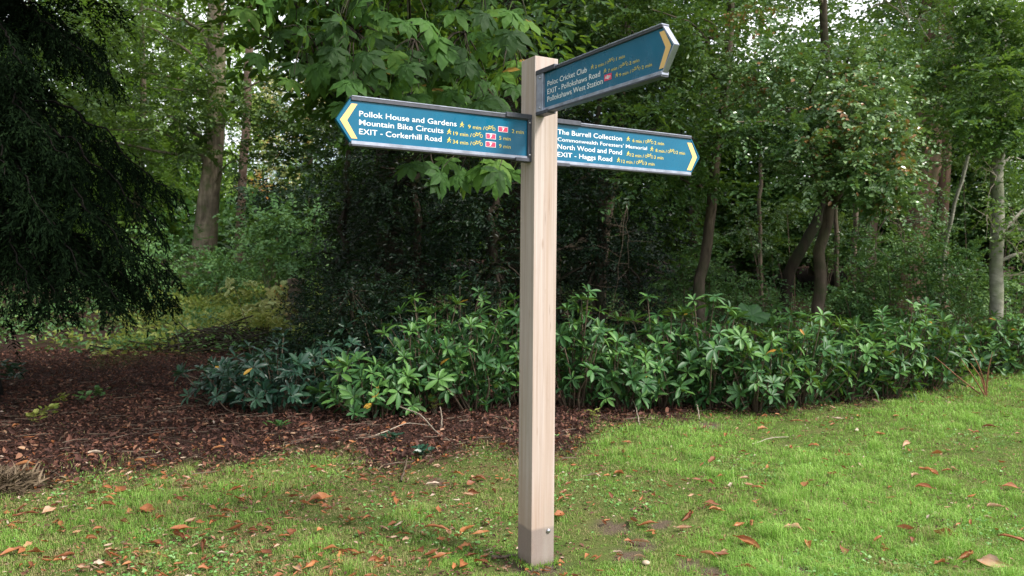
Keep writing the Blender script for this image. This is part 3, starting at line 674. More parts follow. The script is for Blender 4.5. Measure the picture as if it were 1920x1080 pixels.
tree('hawthorn_tree', 'hawthorn with a forked brown trunk and red tinted small leaves hanging over the rhododendrons', 'tree',
     [(1535, 0, 12.2), (1540, 500, 12.2), (1556, 400, 12.1), (1572, 320, 12), (1560, 200, 11.5), (1540, 0, 11)], .105, .05, M['bark_brown'],
     [(1380, 1700, 90, 260, 9.3, 11, 52, .36), (1480, 1690, 240, 350, 9.0, 10, 22, .3), (1570, 1715, 310, 385, 9.0, 9.6, 9, .22), (1350, 1640, -200, 90, 9.5, 11.5, 17, .42), (1400, 1560, 250, 320, 10, 11, 10, .3)],
     M['hawthorn'], .05, 22, 12, seed=321, kind='ovate', aspect=.75, nl=36, flare=.3, wob=.04, vbase=.5, low=2.4)
hw = [o_ for o_ in bpy.data.objects if o_.name.startswith('hawthorn_tree')][0]
q = np.random.default_rng(326); cen, rad = box_centers(q, [(1500, 1700, 235, 330, 8.7, 9.4, 20, .22), (1600, 1712, 310, 385, 8.7, 9.2, 11, .18), (1540, 1660, 130, 240, 8.8, 9.6, 14, .24)])
foliage('foliage', cen-np.array(hw.location), rad, 16, 10, .055, .75, M['hawthorn'], hw, 'ovate', 327, vbase=.72, clumpvar=.12)  # paler leaf colour paints the light on the hanging branch
tree('oak_tree', 'broad red brown trunk standing back in shade between the hawthorn and the pale trunk', 'tree',
     [(1695, 0, 17), (1712, 430, 17), (1735, 300, 17), (1750, 150, 17), (1745, -150, 17)], .33, .22, M['bark_red'],
     [(1600, 1960, -50, 210, 15, 18, 44, .75), (1500, 1960, -420, -40, 14, 19, 34, .9)], M['canopy'], .10, 18, 12, seed=331, kind='ovate', nl=30, flare=.3)
tree('second_oak_tree', 'brown trunk set close behind the broad red brown trunk', 'tree',
     [(1765, 0, 18.5), (1770, 380, 18.5), (1775, 200, 18.5), (1780, 0, 18.5)], .15, .1, M['bark_red'], [(1700, 1850, -200, 120, 18, 20, 16, .9)], M['canopy'], .11, 16, 12, seed=336, nl=8)
tree('birch_sapling', 'thin pale leaning sapling between the broad trunk and the pale trunk', 'sapling',
     [(1752, 0, 13.5), (1775, 450, 13.4), (1800, 340, 13.3), (1824, 270, 13.2), (1850, 150, 13)], .045, .02, M['bark_pale'],
     [(1790, 1900, 80, 240, 12.5, 13.5, 10, .35)], M['canopy_light'], .07, 16, 11, seed=341, kind='ovate', nl=8, flare=.1)
tree('ash_tree', 'pale ringed straight trunk near the right edge of the picture', 'tree',
     [(1874, 0, 11.2), (1871, 450, 11.2), (1872, 300, 11.2), (1880, 150, 11.2), (1885, -150, 11.2)], .093, .07, M['bark_pale'],
     [(1690, 1960, 100, 290, 10.3, 12, 34, .42), (1700, 2050, -300, 110, 10, 12.5, 44, .6), (1880, 2060, 280, 460, 10.5, 12.5, 18, .4), (1800, 1960, -40, 270, 9.8, 10.9, 34, .36)], M['canopy_light'], .065, 20, 12, seed=351, kind='ovate', nl=34, flare=.12, vbase=.55)
tree('dark_trunk_tree', 'faint brown trunk deep in the shade right of the post', 'tree',
     [(1118, 0, 13.6), (1130, 440, 13.6), (1152, 330, 13.6), (1170, 100, 13.6)], .12, .08, M['bark_brown'], [(1080, 1260, -100, 120, 13, 15, 16, .6)], M['canopy'], .09, 16, 12, seed=361, nl=8)
for j, (px, px2, Y, rr, lb_) in enumerate([(1575, 1568, 14.5, .05, 'thin brown stem just right of the forked trunk'), (1596, 1603, 15, .055, 'second thin brown stem right of the forked trunk'), (1632, 1636, 17.5, .12, 'short pale brown trunk glimpsed between the forked trunk and the broad trunk'), (1430, 1424, 16.5, .05, 'thin dark stem left of the steeply leaning trunk')]):
    tree('young_tree', lb_, 'tree', [(px, 0, Y), (px2, 380, Y), (px2+6, 200, Y)], rr, rr*.7, M['bark_brown'] if j != 2 else M['bark_pink'], [(px-50, px+50, 120, 260, Y-.5, Y+.5, 5, .5)], M['canopy'], .08, 14, 11, seed=371+j, nl=3, flare=.1)

# undergrowth between the trunks
def shrub(name, label, cat, boxes, mat, size, per, k, seed, aspect=.6, kind='ovate', group=None, nst=14, vbase=.5, flat=.35, base=None):
    q = np.random.default_rng(seed); cen, rad = box_centers(q, boxes)
    g = gz(cen[:, 0], cen[:, 1]); cen[:, 2] = np.maximum(cen[:, 2], g+.12)
    b = np.array([cen[:, 0].mean(), cen[:, 1].mean(), 0]); b[2] = gz(b[0], b[1])
    root = empty(name, tuple(b), label, cat, group); cen = cen-b; parts = []
    for c_ in cen[:nst]:
        s_ = np.array([c_[0]*.6+q.normal(0, .08), c_[1]*.6+q.normal(0, .08), 0]); s_[2] = gz(s_[0]+b[0], s_[1]+b[1])-b[2]-.03
        parts.append(tube(curve([s_, (s_+c_)/2+q.normal(0, .06, 3), c_], 8), np.linspace(.012, .004, 8), 4))
    V, Fq = merge(parts); tag(ob('stems', mesh('stems', V, Fq, M['twig']), root), kind='stuff')
    tag(foliage('foliage', cen, rad, per, k, size, aspect, M[mat], root, kind, seed+1, vbase=vbase, flat=flat), kind='stuff'); return root
for j, (x0, x1, y0, y1, d0, d1, n_, lb_) in enumerate([
    (1340, 1450, 520, 600, 12.5, 13.2, 12, 'green bramble between the slim mossy trunk and the leaning trunk'),
    (1570, 1640, 540, 620, 12.6, 13.4, 12, 'green bramble around the foot of the forked trunk'),
    (1580, 1720, 440, 610, 12.5, 15, 34, 'dense green shrub in front of the broad red brown trunk'),
    (1700, 1850, 420, 600, 12, 14, 34, 'leafy elder shrub behind the thin pale sapling'),
    (1850, 2020, 500, 620, 12, 14, 20, 'low green shrub behind the pale ringed trunk'),
    (1240, 1340, 430, 600, 12.6, 14, 16, 'loose green shrub left of the slim mossy trunk'),
    (1380, 1640, 380, 480, 15.5, 18, 30, 'tall shaded shrub deep behind the leaning trunk'),
    (1700, 1990, 300, 430, 15, 17, 30, 'tall shaded shrub deep behind the pale ringed trunk')]):
    shrub('woodland_shrub', lb_, 'shrub', [(x0, x1, y0, y1, d0, d1, n_, .34)], 'under' if j < 6 else 'canopy', .06, 16, 11, 400+7*j)
for j, (x0, x1, y0, y1, d0, d1, n_, mt_, lb_) in enumerate([
    (470, 640, 400, 510, 17, 20, 34, 'under', 'bluish green shrub right of the slender pinkish trunk'),
    (400, 480, 480, 540, 20, 23, 14, 'under', 'bright low shrub at the foot of the big beech'),
    (250, 380, 440, 540, 21, 25, 22, 'under', 'green shrub left of the foot of the big beech'),
    (130, 300, 420, 520, 24, 30, 20, 'far_bright', 'light green shrub seen through the conifer boughs'),
    (640, 760, 400, 520, 15.5, 18, 18, 'holly', 'dark shrub behind the tree stump'),
    (470, 600, 345, 420, 20, 24, 18, 'holly', 'dark leafy shrub under the pale yellow green tree')]):
    shrub('woodland_shrub', lb_, 'shrub', [(x0, x1, y0, y1, d0, d1, n_, .6 if d0 > 17 else .5)], mt_, .10, 16, 11, 500+7*j)
shrub('pale_sapling', 'small sapling with pale cream and rust leaves lit beside the stump', 'sapling', [(440, 545, 540, 590, 14.5, 15.5, 11, .22)], 'pale', .11, 8, 7, 571, nst=8)
shrub('yellow_bramble', 'yellow green bramble below the pale sapling at the clearing edge', 'shrub', [(420, 550, 590, 630, 13.5, 14.6, 18, .22)], 'yellowgreen', .07, 10, 9, 581)

# clearing ground cover
def ground_plants(name, label, region, n, size, mat, seed, aspect=.6, hmax=.2, mask=None):
    q = np.random.default_rng(seed); x0, x1, y0, y1 = region
    x = q.uniform(x0, x1, n*3); y = q.uniform(y0, y1, n*3)
    if mask is not None: kp = q.uniform(0, 1, n*3) < mask(x, y); x, y = x[kp], y[kp]
    x, y = x[:n], y[:n]; n = len(x); z = gz(x, y)
    kx = np.sin(x*1.9+2)*np.sin(y*1.3)*.5+.5
    P = np.stack([x, y, z+q.uniform(0, 1, n)**1.5*hmax*(.3+kx)], 1); D = q.normal(0, 1, (n, 3)); D[:, 2] = np.abs(D[:, 2])*.6
    V, Fa, fpl = leaves(P, D, np.array([0, 0, 1.])+q.normal(0, .45, (n, 3)), size*q.uniform(.6, 1.4, n), aspect, 'rhomb')
    v = np.clip(q.normal(.4, .2, n)+(kx-.5)*.5, 0, 1)
    return tag(ob(name, mesh(name, V, Fa, mat, np.repeat(v, fpl))), label, 'ground cover', kind='stuff')
ground_plants('clearing_plants', 'bright yellow green low plants carpeting the clearing', (-13, -3.0, 12, 32), 30000, .10, M['yellowgreen'], 601, hmax=.25, mask=lambda x, y: green_patch(x, y)*(.35+.65*(np.sin(x*.9+y*.7)+np.sin(x*2.1-y*1.1)*.5 > -.2)))
ground_plants('clearing_weeds', 'darker green weeds among the bright plants of the clearing', (-14, -2.0, 12.5, 32), 30000, .085, M['under'], 605, hmax=.28, mask=lambda x, y: .25+.75*(np.sin(x*1.3+2)+np.sin(y*1.7-x*.8) > .2))
ground_plants('woodland_plants', 'low green plants covering the woodland floor', (-8, 14, 9.5, 24), 36000, .07, M['under'], 611, hmax=.3, mask=lambda x, y: ss(-2.5, -1, x)*ss(9.5, 11, y)*.8)

# stump
def stump(px, py, Y, r_, h):
    p = at(px, py, Y); g = float(gz(p[0], p[1])); h = max(h, p[2]-g); root = empty('tree_stump', (p[0], p[1], g-.03), 'sawn tree stump with flat reddish top at the edge of the thicket', 'stump')
    V, Fq = tube([(0, 0, 0), (0, 0, h*.3), (.01, 0, h*.7), (.01, 0, h)], [r_*1.35, r_*1.05, r_, r_*1.03], 18, .08, 3); ob('trunk', mesh('trunk', V, Fq, M['bark_brown'], smooth=True), root)
    a = np.linspace(0, 2*math.pi, 19)[:-1]; top = V[-18:]+np.array([0, 0, .003]); V2 = np.vstack([top, top.mean(0)+[0, 0, .006]])
    ob('cut_face', mesh('cut_face', V2, np.array([(i, (i+1) % 18, 18) for i in range(18)]), M['cutwood']), root)
stump(555, 520, 15.2, .17, .3)

# heap of dead brushwood
q = np.random.default_rng(71); parts = []; b = ground_pt(410, 13.2)
for i_ in range(260):
    a = q.uniform(0, 6.28); c_ = np.array([q.normal(0, .85), q.normal(0, .45), 0]); c_[2] = q.uniform(.02, .42)*math.exp(-(c_[0]/1.2)**2); d_ = np.array([math.cos(a), math.sin(a)*.7, q.normal(0, .22)])*q.uniform(.2, .55)
    parts.append(tube(curve([c_-d_, c_+q.normal(0, .05, 3), c_+d_], 5), np.linspace(.012, .004, 5), 4))
V, Fq = merge(parts); tag(ob('brushwood_heap', mesh('brushwood_heap', V, Fq, M['bark_dark']), None, tuple(b)), 'heap of dark dead brushwood lying before the bright clearing', 'brushwood', kind='stuff')

# ------------------------------------------------------------------ horse chestnut over the left board
CH = [(590, 18), (640, 32), (560, 120), (602, 122), (650, 118), (545, 150), (700, 62), (690, 100), (742, 98), (765, 122), (800, 115), (828, 128), (720, 22), (852, 22), (905, 25), (872, 92), (905, 84), (937, 85), (880, 140), (942, 135), (730, 172), (768, 192), (905, 190), (930, 200), (795, 305), (828, 325), (862, 330), (818, 345), (903, 312), (938, 322), (772, 308), (660, 150), (850, 150), (500, 8), (760, 40), (668, 10), (610, 60), (575, 60), (800, 40), (820, 70), (960, 60), (955, 20), (480, -10), (540, -20), (890, 60), (700, 130), (625, 90), (745, 150), (790, 160), (650, 195)]
def palmate(seed, size=.168, nlf=6):
    q = np.random.default_rng(seed); Vs, Fs, o_ = [], [], 0; vv = []
    ang = np.linspace(-1.9, 1.9, nlf)+q.normal(0, .07, nlf)
    for a in ang:
        rust = q.uniform() < .008
        L_ = size*(1-.22*(abs(a)/1.9)**1.5)*q.uniform(.9, 1.08); nU = 6; dr = q.uniform(.25, .6)
        u = np.linspace(0, 1, nU); wd = np.array([.05, .26, .44, .56, .46, .0])*.5*L_*.82
        x = L_*u*math.cos(.0); z = -dr*L_*u**1.7
        ca, sa = math.cos(a), math.sin(a)
        row = []
        for k in range(nU):
            for sgn in (-1, 0, 1):
                yy = sgn*wd[k]; zz = z[k]+abs(sgn)*(.10*wd[k]*2)+q.normal(0, .0015)+(.004*(-1)**k if sgn else 0)
                xx = x[k]-(.05*L_ if sgn and k < 5 else 0)+(.0); row.append((xx*ca-yy*sa, xx*sa+yy*ca, zz))
        Vs += row
        for k in range(nU-1):
            for c_ in (0, 1): Fs.append((o_+k*3+c_, o_+(k+1)*3+c_, o_+(k+1)*3+c_+1, o_+k*3+c_+1)); vv.append(1.3 if rust else .42+(.06 if c_ else -.05)+q.normal(0, .02))
        o_ += nU*3
    # petiole
    pv, pf = tube([(0, 0, 0), (-.05, 0, .015), (-.11, .01, .05)], [.0022, .002, .002], 4)
    Vs = np.vstack([np.array(Vs), pv]); 
    return Vs, [np.array(Fs), pf+o_], vv+[.8]*len(pf)
def chestnut():
    q = np.random.default_rng(81); b = ground_pt(728, 13.2)
    root = empty('horse_chestnut', tuple(b), 'horse chestnut tree with large hanging hand shaped leaves above the left finger board', 'tree')
    T = [(0, 0, 0), (.03, 0, 2), tuple(at(725, 100, 13)-b), tuple(at(722, -300, 12.6)-b)]
    trunk_mesh('trunk', T, .24, .17, M['bark_dark'], root, seed=8, flare=.3)
    var = []
    for s_ in range(14):
        V, Fs, vv = palmate(s_, nlf=[5, 6, 7, 7][s_ % 4]); tone = [-.42, -.3, -.2, -.05, .1, .33, -.45][s_ % 7]
        var.append(mesh('leaf', V, Fs, M['chestnut'], np.where(np.array(vv) > 1.2, .95, np.clip(np.array(vv)*.9+tone, 0, .86)), smooth=False))
    pts = [(x, y, q.uniform(5.6, 6.3)) for x, y in CH]
    while len(pts) < 250:
        x, y = q.uniform(440, 990), q.uniform(-300, 350)
        Yd = q.uniform(5.7, 7.6)
        low = np.interp(x, [430, 520, 620, 700, 760, 860, 990], [40, 150, 170, 200, 215, 350, 345])
        if y > low: continue
        if y > 205 and not (760 < x < 980 and y > 290): continue
        pts.append((x, y, Yd if y < 120 else min(Yd, 7.2)))
    limb = []; hubs = {}
    for (x, y, Yd) in pts:
        p = at(x, y, Yd)-b; hubs.setdefault((round(x/110), round(y/110)), []).append(p)
        o_ = bpy.data.objects.new('leaf', var[int(q.integers(len(var)))]); C.objects.link(o_); o_.parent = root
        yaw = q.uniform(-2.6, -.5)                   # outwards from the tree, mostly towards the lawn
        D = np.array([math.cos(yaw), math.sin(yaw), -q.uniform(.45, 1.5)]); D /= np.linalg.norm(D)
        up = np.array([0, 0, 1.])+q.normal(0, .25, 3); X_ = D; Y_ = np.cross(up, X_); Y_ /= np.linalg.norm(Y_); Z_ = np.cross(X_, Y_)
        s_ = q.uniform(.8, 1.15)
        o_.matrix_local = Matrix(((X_[0]*s_, Y_[0]*s_, Z_[0]*s_, p[0]), (X_[1]*s_, Y_[1]*s_, Z_[1]*s_, p[1]), (X_[2]*s_, Y_[2]*s_, Z_[2]*s_, p[2]), (0, 0, 0, 1)))
    tq = np.array(T)
    for kx, ps in hubs.items():
        ps = np.array(ps); h_ = ps.mean(0)+np.array([0, .15, .22]); hz = min(max(h_[2]+.2, 2.2), tq[-1, 2]-.1)
        s_ = np.array([np.interp(hz, tq[:, 2], tq[:, k]) for k in range(3)])
        limb.append(tube(curve([s_, (s_+h_)/2+np.array([q.normal(0, .1), 0, .15]), h_], 12, .015, int(q.integers(1e5))), np.linspace(.03, .008, 12), 5))
        for p in ps: limb.append(tube(curve([h_, (h_+p)/2+np.array([0, 0, .06]), p+np.array([0, .08, .05])], 6, .008, int(q.integers(1e5))), np.linspace(.007, .003, 6), 4))
    V, Fq = merge(limb); tag(ob('twigs', mesh('twigs', V, Fq, M['bark_dark']), root), kind='stuff')
    V, Fq = tube(curve([at(430, -60, 8.6)-b, at(545, 70, 8.6)-b, at(595, 150, 8.5)-b, at(650, 205, 8.4)-b, at(690, 250, 8.6)-b], 24, .015, 5), np.linspace(.05, .03, 24), 8, .05, 2)
    ob('limb', mesh('limb', V, Fq, M['bark_dark'], smooth=True), root)
    cen, rad = box_centers(q, [(440, 1000, -450, 110, 7.6, 9.4, 60, .6), (620, 900, 60, 200, 8, 9.2, 16, .4)])
    tag(foliage('foliage', cen-b, rad, 14, 9, .15, .42, M['chestnut'], root, 'ovate', 83, vbase=.3, droop=.4), kind='stuff')
chestnut()
tree('lime_tree', 'tall dark trunk rising behind the top of the post', 'tree',
     [(975, 0, 12.5), (965, 250, 12.5), (960, 80, 12.5), (958, -250, 12.5)], .2, .15, M['bark_dark'],
     [(850, 1130, -350, 60, 11, 14, 50, .65), (1040, 1240, -50, 170, 11.5, 13, 22, .5)], M['canopy'], .085, 18, 12, seed=701, kind='ovate', nl=26)

# ------------------------------------------------------------------ rhododendrons
def rleaf(seed, mat):
    q = np.random.default_rng(seed); u = np.array([0, .25, .55, .82, 1.]); wd = np.array([.08, .38, .5, .38, 0])*.33; z = -.16*u**2*q.uniform(.3, 1.8)
    V = []
    for k in range(5):
        for s_ in (-1, 0, 1): V.append((u[k], s_*wd[k], z[k]+abs(s_)*.07*wd[k]/.135))
    Fs = [(k*3+c_, k*3+3+c_, k*3+4+c_, k*3+1+c_) for k in range(4) for c_ in (0, 1)]
    return np.array(V), np.array(Fs)
RL = [rleaf(s_, 0) for s_ in range(4)]
RM = {}
for key in ('rhodo', 'rhodo_dark', 'yellow_leaf'):
    for s_ in range(4):
        for tn in range(3):
            V, Fs = RL[s_]; RM[key, s_, tn] = mesh('leaf', V, Fs, M[key], np.full(len(Fs), [.2, .5, .85][tn]), smooth=True)
def rhodo(px, Y, rx, ry, h, seed, label, nros=34, mat='rhodo', nfree=28, ls=.15, zb=.0, stems=True):
    q = np.random.default_rng(seed); x = (px-960)/F*Y; b = np.array([x, Y, float(gz(x, Y))])
    root = empty('rhododendron_bush', tuple(b), label, 'bush', 'rhododendrons along the edge of the wood')
    ros = []; tries = 0
    while len(ros) < nros and tries < 4000:
        tries += 1
        th = q.uniform(-math.pi, math.pi); ph = math.asin(q.uniform(-.25, 1)); f_ = q.uniform(.72, 1.08) if q.uniform() < .86 else q.uniform(1.1, 1.42)
        d = np.array([math.cos(ph)*math.cos(th), math.cos(ph)*math.sin(th), math.sin(ph)])
        p = d*np.array([rx, ry, h*.62])*f_*q.uniform(.86, 1.12); p[2] += h*.38
        if p[2] < .09: continue
        if d[1] > .35 and q.uniform() < .7: continue
        if ros and min(np.linalg.norm(p-r_[0]) for r_ in ros) < q.uniform(.09, .19): continue
        p[2] = max(p[2]+gz(x+p[0], Y+p[1])-b[2], .1)
        ax = nrm(d*.75+np.array([0, -.1, .8])+q.normal(0, .32, 3)); ros.append((p, ax))
    ros.sort(key=lambda r_: r_[0][1]-.25*r_[0][2])
    SV, SF, SA = [], [], []; o_ = 0; stem = []; cnt = 0
    for i_, (p, ax) in enumerate(ros):
        free = i_ < nfree
        a = nrm(np.cross(ax, [0, .3, 1.])+1e-6); c_ = np.cross(ax, a); k = int(q.integers(7, 13)); s0 = q.uniform(.65, 1.15)*ls; tilt = q.uniform(-.1, .6); tone = q.integers(3)
        for j in range(k):
            an = 2*math.pi*j/k*1.0+q.normal(0, .12)+(j % 2)*.1; inner = j % 3 == 0
            el = tilt+(.45 if inner else 0)+q.normal(0, .2)
            D = (a*math.cos(an)+c_*math.sin(an))*math.cos(el)+ax*math.sin(el); D = nrm(D+np.array([0, 0, -.08])); Nn = nrm(ax*math.cos(el)-(a*math.cos(an)+c_*math.sin(an))*math.sin(el)+q.normal(0, .12, 3)); B = nrm(np.cross(Nn, D)); Nn = np.cross(D, B)
            s_ = s0*(.82 if inner else 1)*q.uniform(.7, 1.15); vi = int(q.integers(4)); tn = int(np.clip(tone+q.integers(-1, 2), 0, 2)); st_ = p+D*.012
            if free and cnt < 290:
                key = mat if q.uniform() > .006 else 'yellow_leaf'
                lf = bpy.data.objects.new('leaf', RM[key, vi, tn]); C.objects.link(lf); lf.parent = root; cnt += 1
                lf.matrix_local = Matrix(((D[0]*s_, B[0]*s_, Nn[0]*s_, st_[0]), (D[1]*s_, B[1]*s_, Nn[1]*s_, st_[1]), (D[2]*s_, B[2]*s_, Nn[2]*s_, st_[2]), (0, 0, 0, 1)))
                if key == 'yellow_leaf': lf['label'] = 'yellowed leaf'
            else:
                V, Fs = RL[vi]; SV.append(st_+s_*(V[:, 0:1]*D+V[:, 1:2]*B+V[:, 2:3]*Nn)); SF.append(Fs+o_); o_ += len(V); SA.append(np.full(len(Fs), [.2, .5, .85][tn]-.05))
        s_ = np.array([p[0]*.35, p[1]*.35+.05, -.02]); stem.append(tube(curve([s_, (s_+p)/2+q.normal(0, .05, 3)+np.array([0, 0, .04]), p], 7), np.linspace(.011, .004, 7), 4))
    # inner leaves, darker in tone, that close the bush
    ni = int(800*rx*ry*h/.35)
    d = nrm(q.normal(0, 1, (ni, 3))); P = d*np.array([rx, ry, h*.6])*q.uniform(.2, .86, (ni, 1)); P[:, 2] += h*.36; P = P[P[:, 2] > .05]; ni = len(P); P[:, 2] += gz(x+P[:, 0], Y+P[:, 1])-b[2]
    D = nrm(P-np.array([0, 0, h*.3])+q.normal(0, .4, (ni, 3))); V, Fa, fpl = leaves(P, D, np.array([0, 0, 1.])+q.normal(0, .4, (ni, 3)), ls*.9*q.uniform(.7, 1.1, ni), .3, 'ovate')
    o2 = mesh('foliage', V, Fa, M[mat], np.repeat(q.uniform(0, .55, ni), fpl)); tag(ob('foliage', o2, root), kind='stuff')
    if SV: tag(ob('outer_foliage', mesh('outer_foliage', np.vstack(SV), np.vstack(SF), M[mat], np.concatenate(SA), smooth=True), root), kind='stuff')
    V, Fq = merge(stem); tag(ob('stems', mesh('stems', V, Fq, M['twig']), root), kind='stuff')
RB = [
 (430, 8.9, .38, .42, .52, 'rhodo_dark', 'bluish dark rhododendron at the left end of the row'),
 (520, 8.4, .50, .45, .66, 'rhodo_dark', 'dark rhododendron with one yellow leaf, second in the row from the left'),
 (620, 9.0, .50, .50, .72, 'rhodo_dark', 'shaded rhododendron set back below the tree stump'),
 (700, 8.2, .42, .40, .58, 'rhodo', 'low rhododendron left of the upright dry stick'),
 (790, 8.5, .42, .45, 1.08, 'rhodo', 'tall open rhododendron below the lettering of the left finger board'),
 (900, 8.5, .46, .45, 1.1, 'rhodo', 'rhododendron directly left of the post'),
 (980, 8.9, .40, .40, 1.1, 'rhodo', 'rhododendron half hidden behind the post'),
 (1080, 8.7, .36, .42, 1.22, 'rhodo', 'rhododendron directly right of the post with one high shoot'),
 (1165, 8.7, .45, .45, .74, 'rhodo', 'low rhododendron below the left half of the right finger board'),
 (1250, 8.9, .45, .45, .95, 'rhodo', 'rhododendron below the tip of the right finger board'),
 (1335, 8.9, .48, .48, 1.16, 'rhodo', 'tall pale green rhododendron at the foot of the slim mossy trunk'),
 (1420, 8.7, .42, .45, .78, 'rhodo', 'rhododendron below the big round leaf'),
 (1500, 9.0, .50, .45, .98, 'rhodo', 'rhododendron before the steeply leaning trunk'),
 (1590, 9.3, .48, .45, .76, 'rhodo', 'rhododendron before the forked trunk'),
 (1665, 9.5, .45, .45, .92, 'rhodo', 'dense rhododendron before the broad red brown trunk'),
 (1745, 10.0, .45, .42, .88, 'rhodo', 'bluish rhododendron before the thin pale sapling'),
 (1830, 10.8, .44, .38, .7, 'rhodo', 'loose rhododendron left of the pale ringed trunk'),
 (1895, 11.0, .36, .34, .78, 'rhodo', 'leggy rhododendron under the pale ringed trunk at the right edge')]
for i_, (px, Y, rx, ry, h, mt_, lb_) in enumerate(RB):
    rhodo(px, Y, rx, ry, h, 800+i_, lb_, nros=int(34+10*math.sin(i_*2.3)), mat=mt_, nfree=28)
# second row to close the hedge
for i_, (px, Y, h) in enumerate([(560, 9.9, .7), (740, 9.8, 1.0), (860, 9.9, 1.1), (1140, 10, .95), (1280, 10.1, 1.0), (1450, 10.2, 1.0), (1560, 10.4, 1.0), (1690, 10.9, 1.0)]):
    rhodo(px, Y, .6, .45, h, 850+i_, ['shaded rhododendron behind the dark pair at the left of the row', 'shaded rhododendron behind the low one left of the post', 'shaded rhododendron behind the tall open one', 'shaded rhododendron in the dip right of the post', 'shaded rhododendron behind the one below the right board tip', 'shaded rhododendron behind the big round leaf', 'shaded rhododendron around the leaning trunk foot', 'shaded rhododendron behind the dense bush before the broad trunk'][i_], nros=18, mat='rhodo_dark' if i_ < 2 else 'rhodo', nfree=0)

# the big round leaf
q = np.random.default_rng(91); p = at(1412, 588, 9.6); g = float(gz(p[0], p[1])); root = empty('butterbur', (p[0], p[1], g), 'plant with one big round pale green leaf rising out of the rhododendrons', 'plant')
a = np.linspace(0, 2*math.pi, 25)[:-1]; rr_ = .20*(1+.08*np.sin(a*6)+.04*q.normal(0, 1, 24)); V = [(0, 0, -.03)]
for fr, zz in ((.5, .0), (1, .01)):
    for k in range(24): V.append((rr_[k]*fr*math.cos(a[k]), rr_[k]*fr*math.sin(a[k])*.8, zz+.02*math.sin(a[k]*6)*fr))
Fs = [np.array([(0, 1+k, 1+(k+1) % 24) for k in range(24)]), np.array([(1+k, 25+k, 25+(k+1) % 24, 1+(k+1) % 24) for k in range(24)])]
lf = ob('leaf', mesh('leaf', np.array(V), Fs, M['under'], np.tile([.12, .28], 24)), root, (0, 0, p[2]-g)); lf.rotation_euler = (R(38), R(14), 0)
V, Fq = tube([(0, 0, 0), (.02, .05, .4), (0, 0, p[2]-g-.02)], [.012, .01, .008], 6); ob('stem', mesh('stem', V, Fq, M['under'], np.full(len(Fq), .6)), root)

# ------------------------------------------------------------------ small plants at the wood edge
def rosette(px, py, n_, size, mat, label, name='seedling', cat='plant', aspect=.4, el=.5, seed=0, h=.03, v=None):
    q = np.random.default_rng(seed); p = ground_at(px, py); root = empty(name, tuple(p), label, cat); 
    an = q.uniform(0, 6.28, n_); z = q.uniform(.3, 1, n_)*h; D = np.stack([np.cos(an), np.sin(an), q.uniform(.1, el*1.4, n_)], 1); P = np.stack([q.normal(0, size*.5, n_), q.normal(0, size*.3, n_), z], 1)
    V, Fa, fpl = leaves(P, D, np.array([0, 0, 1.])+q.normal(0, .3, (n_, 3)), size*q.uniform(.7, 1.2, n_), aspect, 'ovate')
    tag(ob('foliage', mesh('foliage', V, Fa, M[mat], np.repeat(q.uniform(.2, .9, n_), fpl)), root), kind='stuff')
    parts = [tube([(0, 0, -.01), tuple(P[j])], [.003, .002], 4) for j in range(min(n_, 8))]; V, Fq = merge(parts); tag(ob('stems', mesh('stems', V, Fq, M['twig']), root), kind='stuff')
rosette(738, 832, 26, .07, 'rhodo_dark', 'dark green spiky seedling in the litter left of the bluish one', seed=1, h=.09)
rosette(792, 862, 26, .075, 'rhodo_dark', 'bluish green leafy seedling at the litter edge left of the post', seed=2, h=.1, aspect=.6)
rosette(525, 805, 16, .09, 'rhodo', 'low fern like seedling below the dark rhododendrons', seed=3, h=.06, aspect=.25)
rosette(648, 770, 24, .06, 'under', 'bright upright seedling at the foot of the low rhododendron', seed=4, h=.25)
rosette(815, 778, 24, .06, 'yellowgreen', 'yellowing green seedling beside the upright dry stick', seed=5, h=.2)
for i_, (px, py) in enumerate([(120, 760), (155, 757), (90, 785), (60, 798), (190, 748)]):
    rosette(px, py, 18, .075, 'yellowgreen' if i_ in (0, 2, 3) else 'under', ['yellowish seedling in the litter at the far left', 'green seedling right of the yellowish one in the litter', 'pale seedling in front of the litter pair', 'lowest pale seedling at the left edge of the litter', 'green seedling farthest right in the shaded litter group'][i_], seed=10+i_, h=.12, aspect=.6)
rosette(25, 725, 40, .12, 'rhodo_dark', 'dark leafy shrublet in deep shade at the left edge', 'shrublet', 'shrub', seed=21, h=.3)
rosette(1035, 825, 20, .05, 'clover', 'small green weed beside the post at the litter edge', 'weed', 'weed', seed=22, h=.05)
rosette(1115, 788, 22, .05, 'yellowgreen', 'yellow green weed at the foot of the bushes right of the post', 'weed', 'weed', seed=23, h=.1)
# sticks
def stick(pts, r_, label, mat='twig_pale', name='stick'):
    P = curve(pts, 14, .003, 3); V, Fq = tube(P, np.linspace(r_, r_*.5, 14), 6, .1, 2)
    c_ = P.mean(0); tag(ob(name, mesh(name, V-c_, Fq, M[mat], smooth=True), None, tuple(c_)), label, 'stick')
g_ = lambda px, py, up=0.01: ground_at(px, py)+np.array([0, 0, up])
p = g_(826, 806, -.02); stick([p, p+np.array([.01, .0, .12]), p+np.array([.0, 0, .24])], .009, 'short pale dry stick standing upright in the litter left of the post')
stick([g_(742, 790, .16), g_(790, 800, .12), g_(815, 815, .03), g_(850, 835, .02)], .008, 'curved pale dry branch arching over the litter')
stick([g_(700, 822, .02), g_(760, 805, .06), g_(812, 808, .05)], .006, 'thin pale dry twig lying across the litter left of the upright stick')
stick([g_(752, 905, .01), g_(760, 880, .03), g_(765, 862, .03)], .009, 'grey broken twig at the grass edge below the bluish seedling', 'twig')
stick([g_(922, 1049, .015), g_(945, 1051, .02), g_(968, 1047, .015)], .011, 'short mossy stick on the grass against the foot of the post', 'twig')
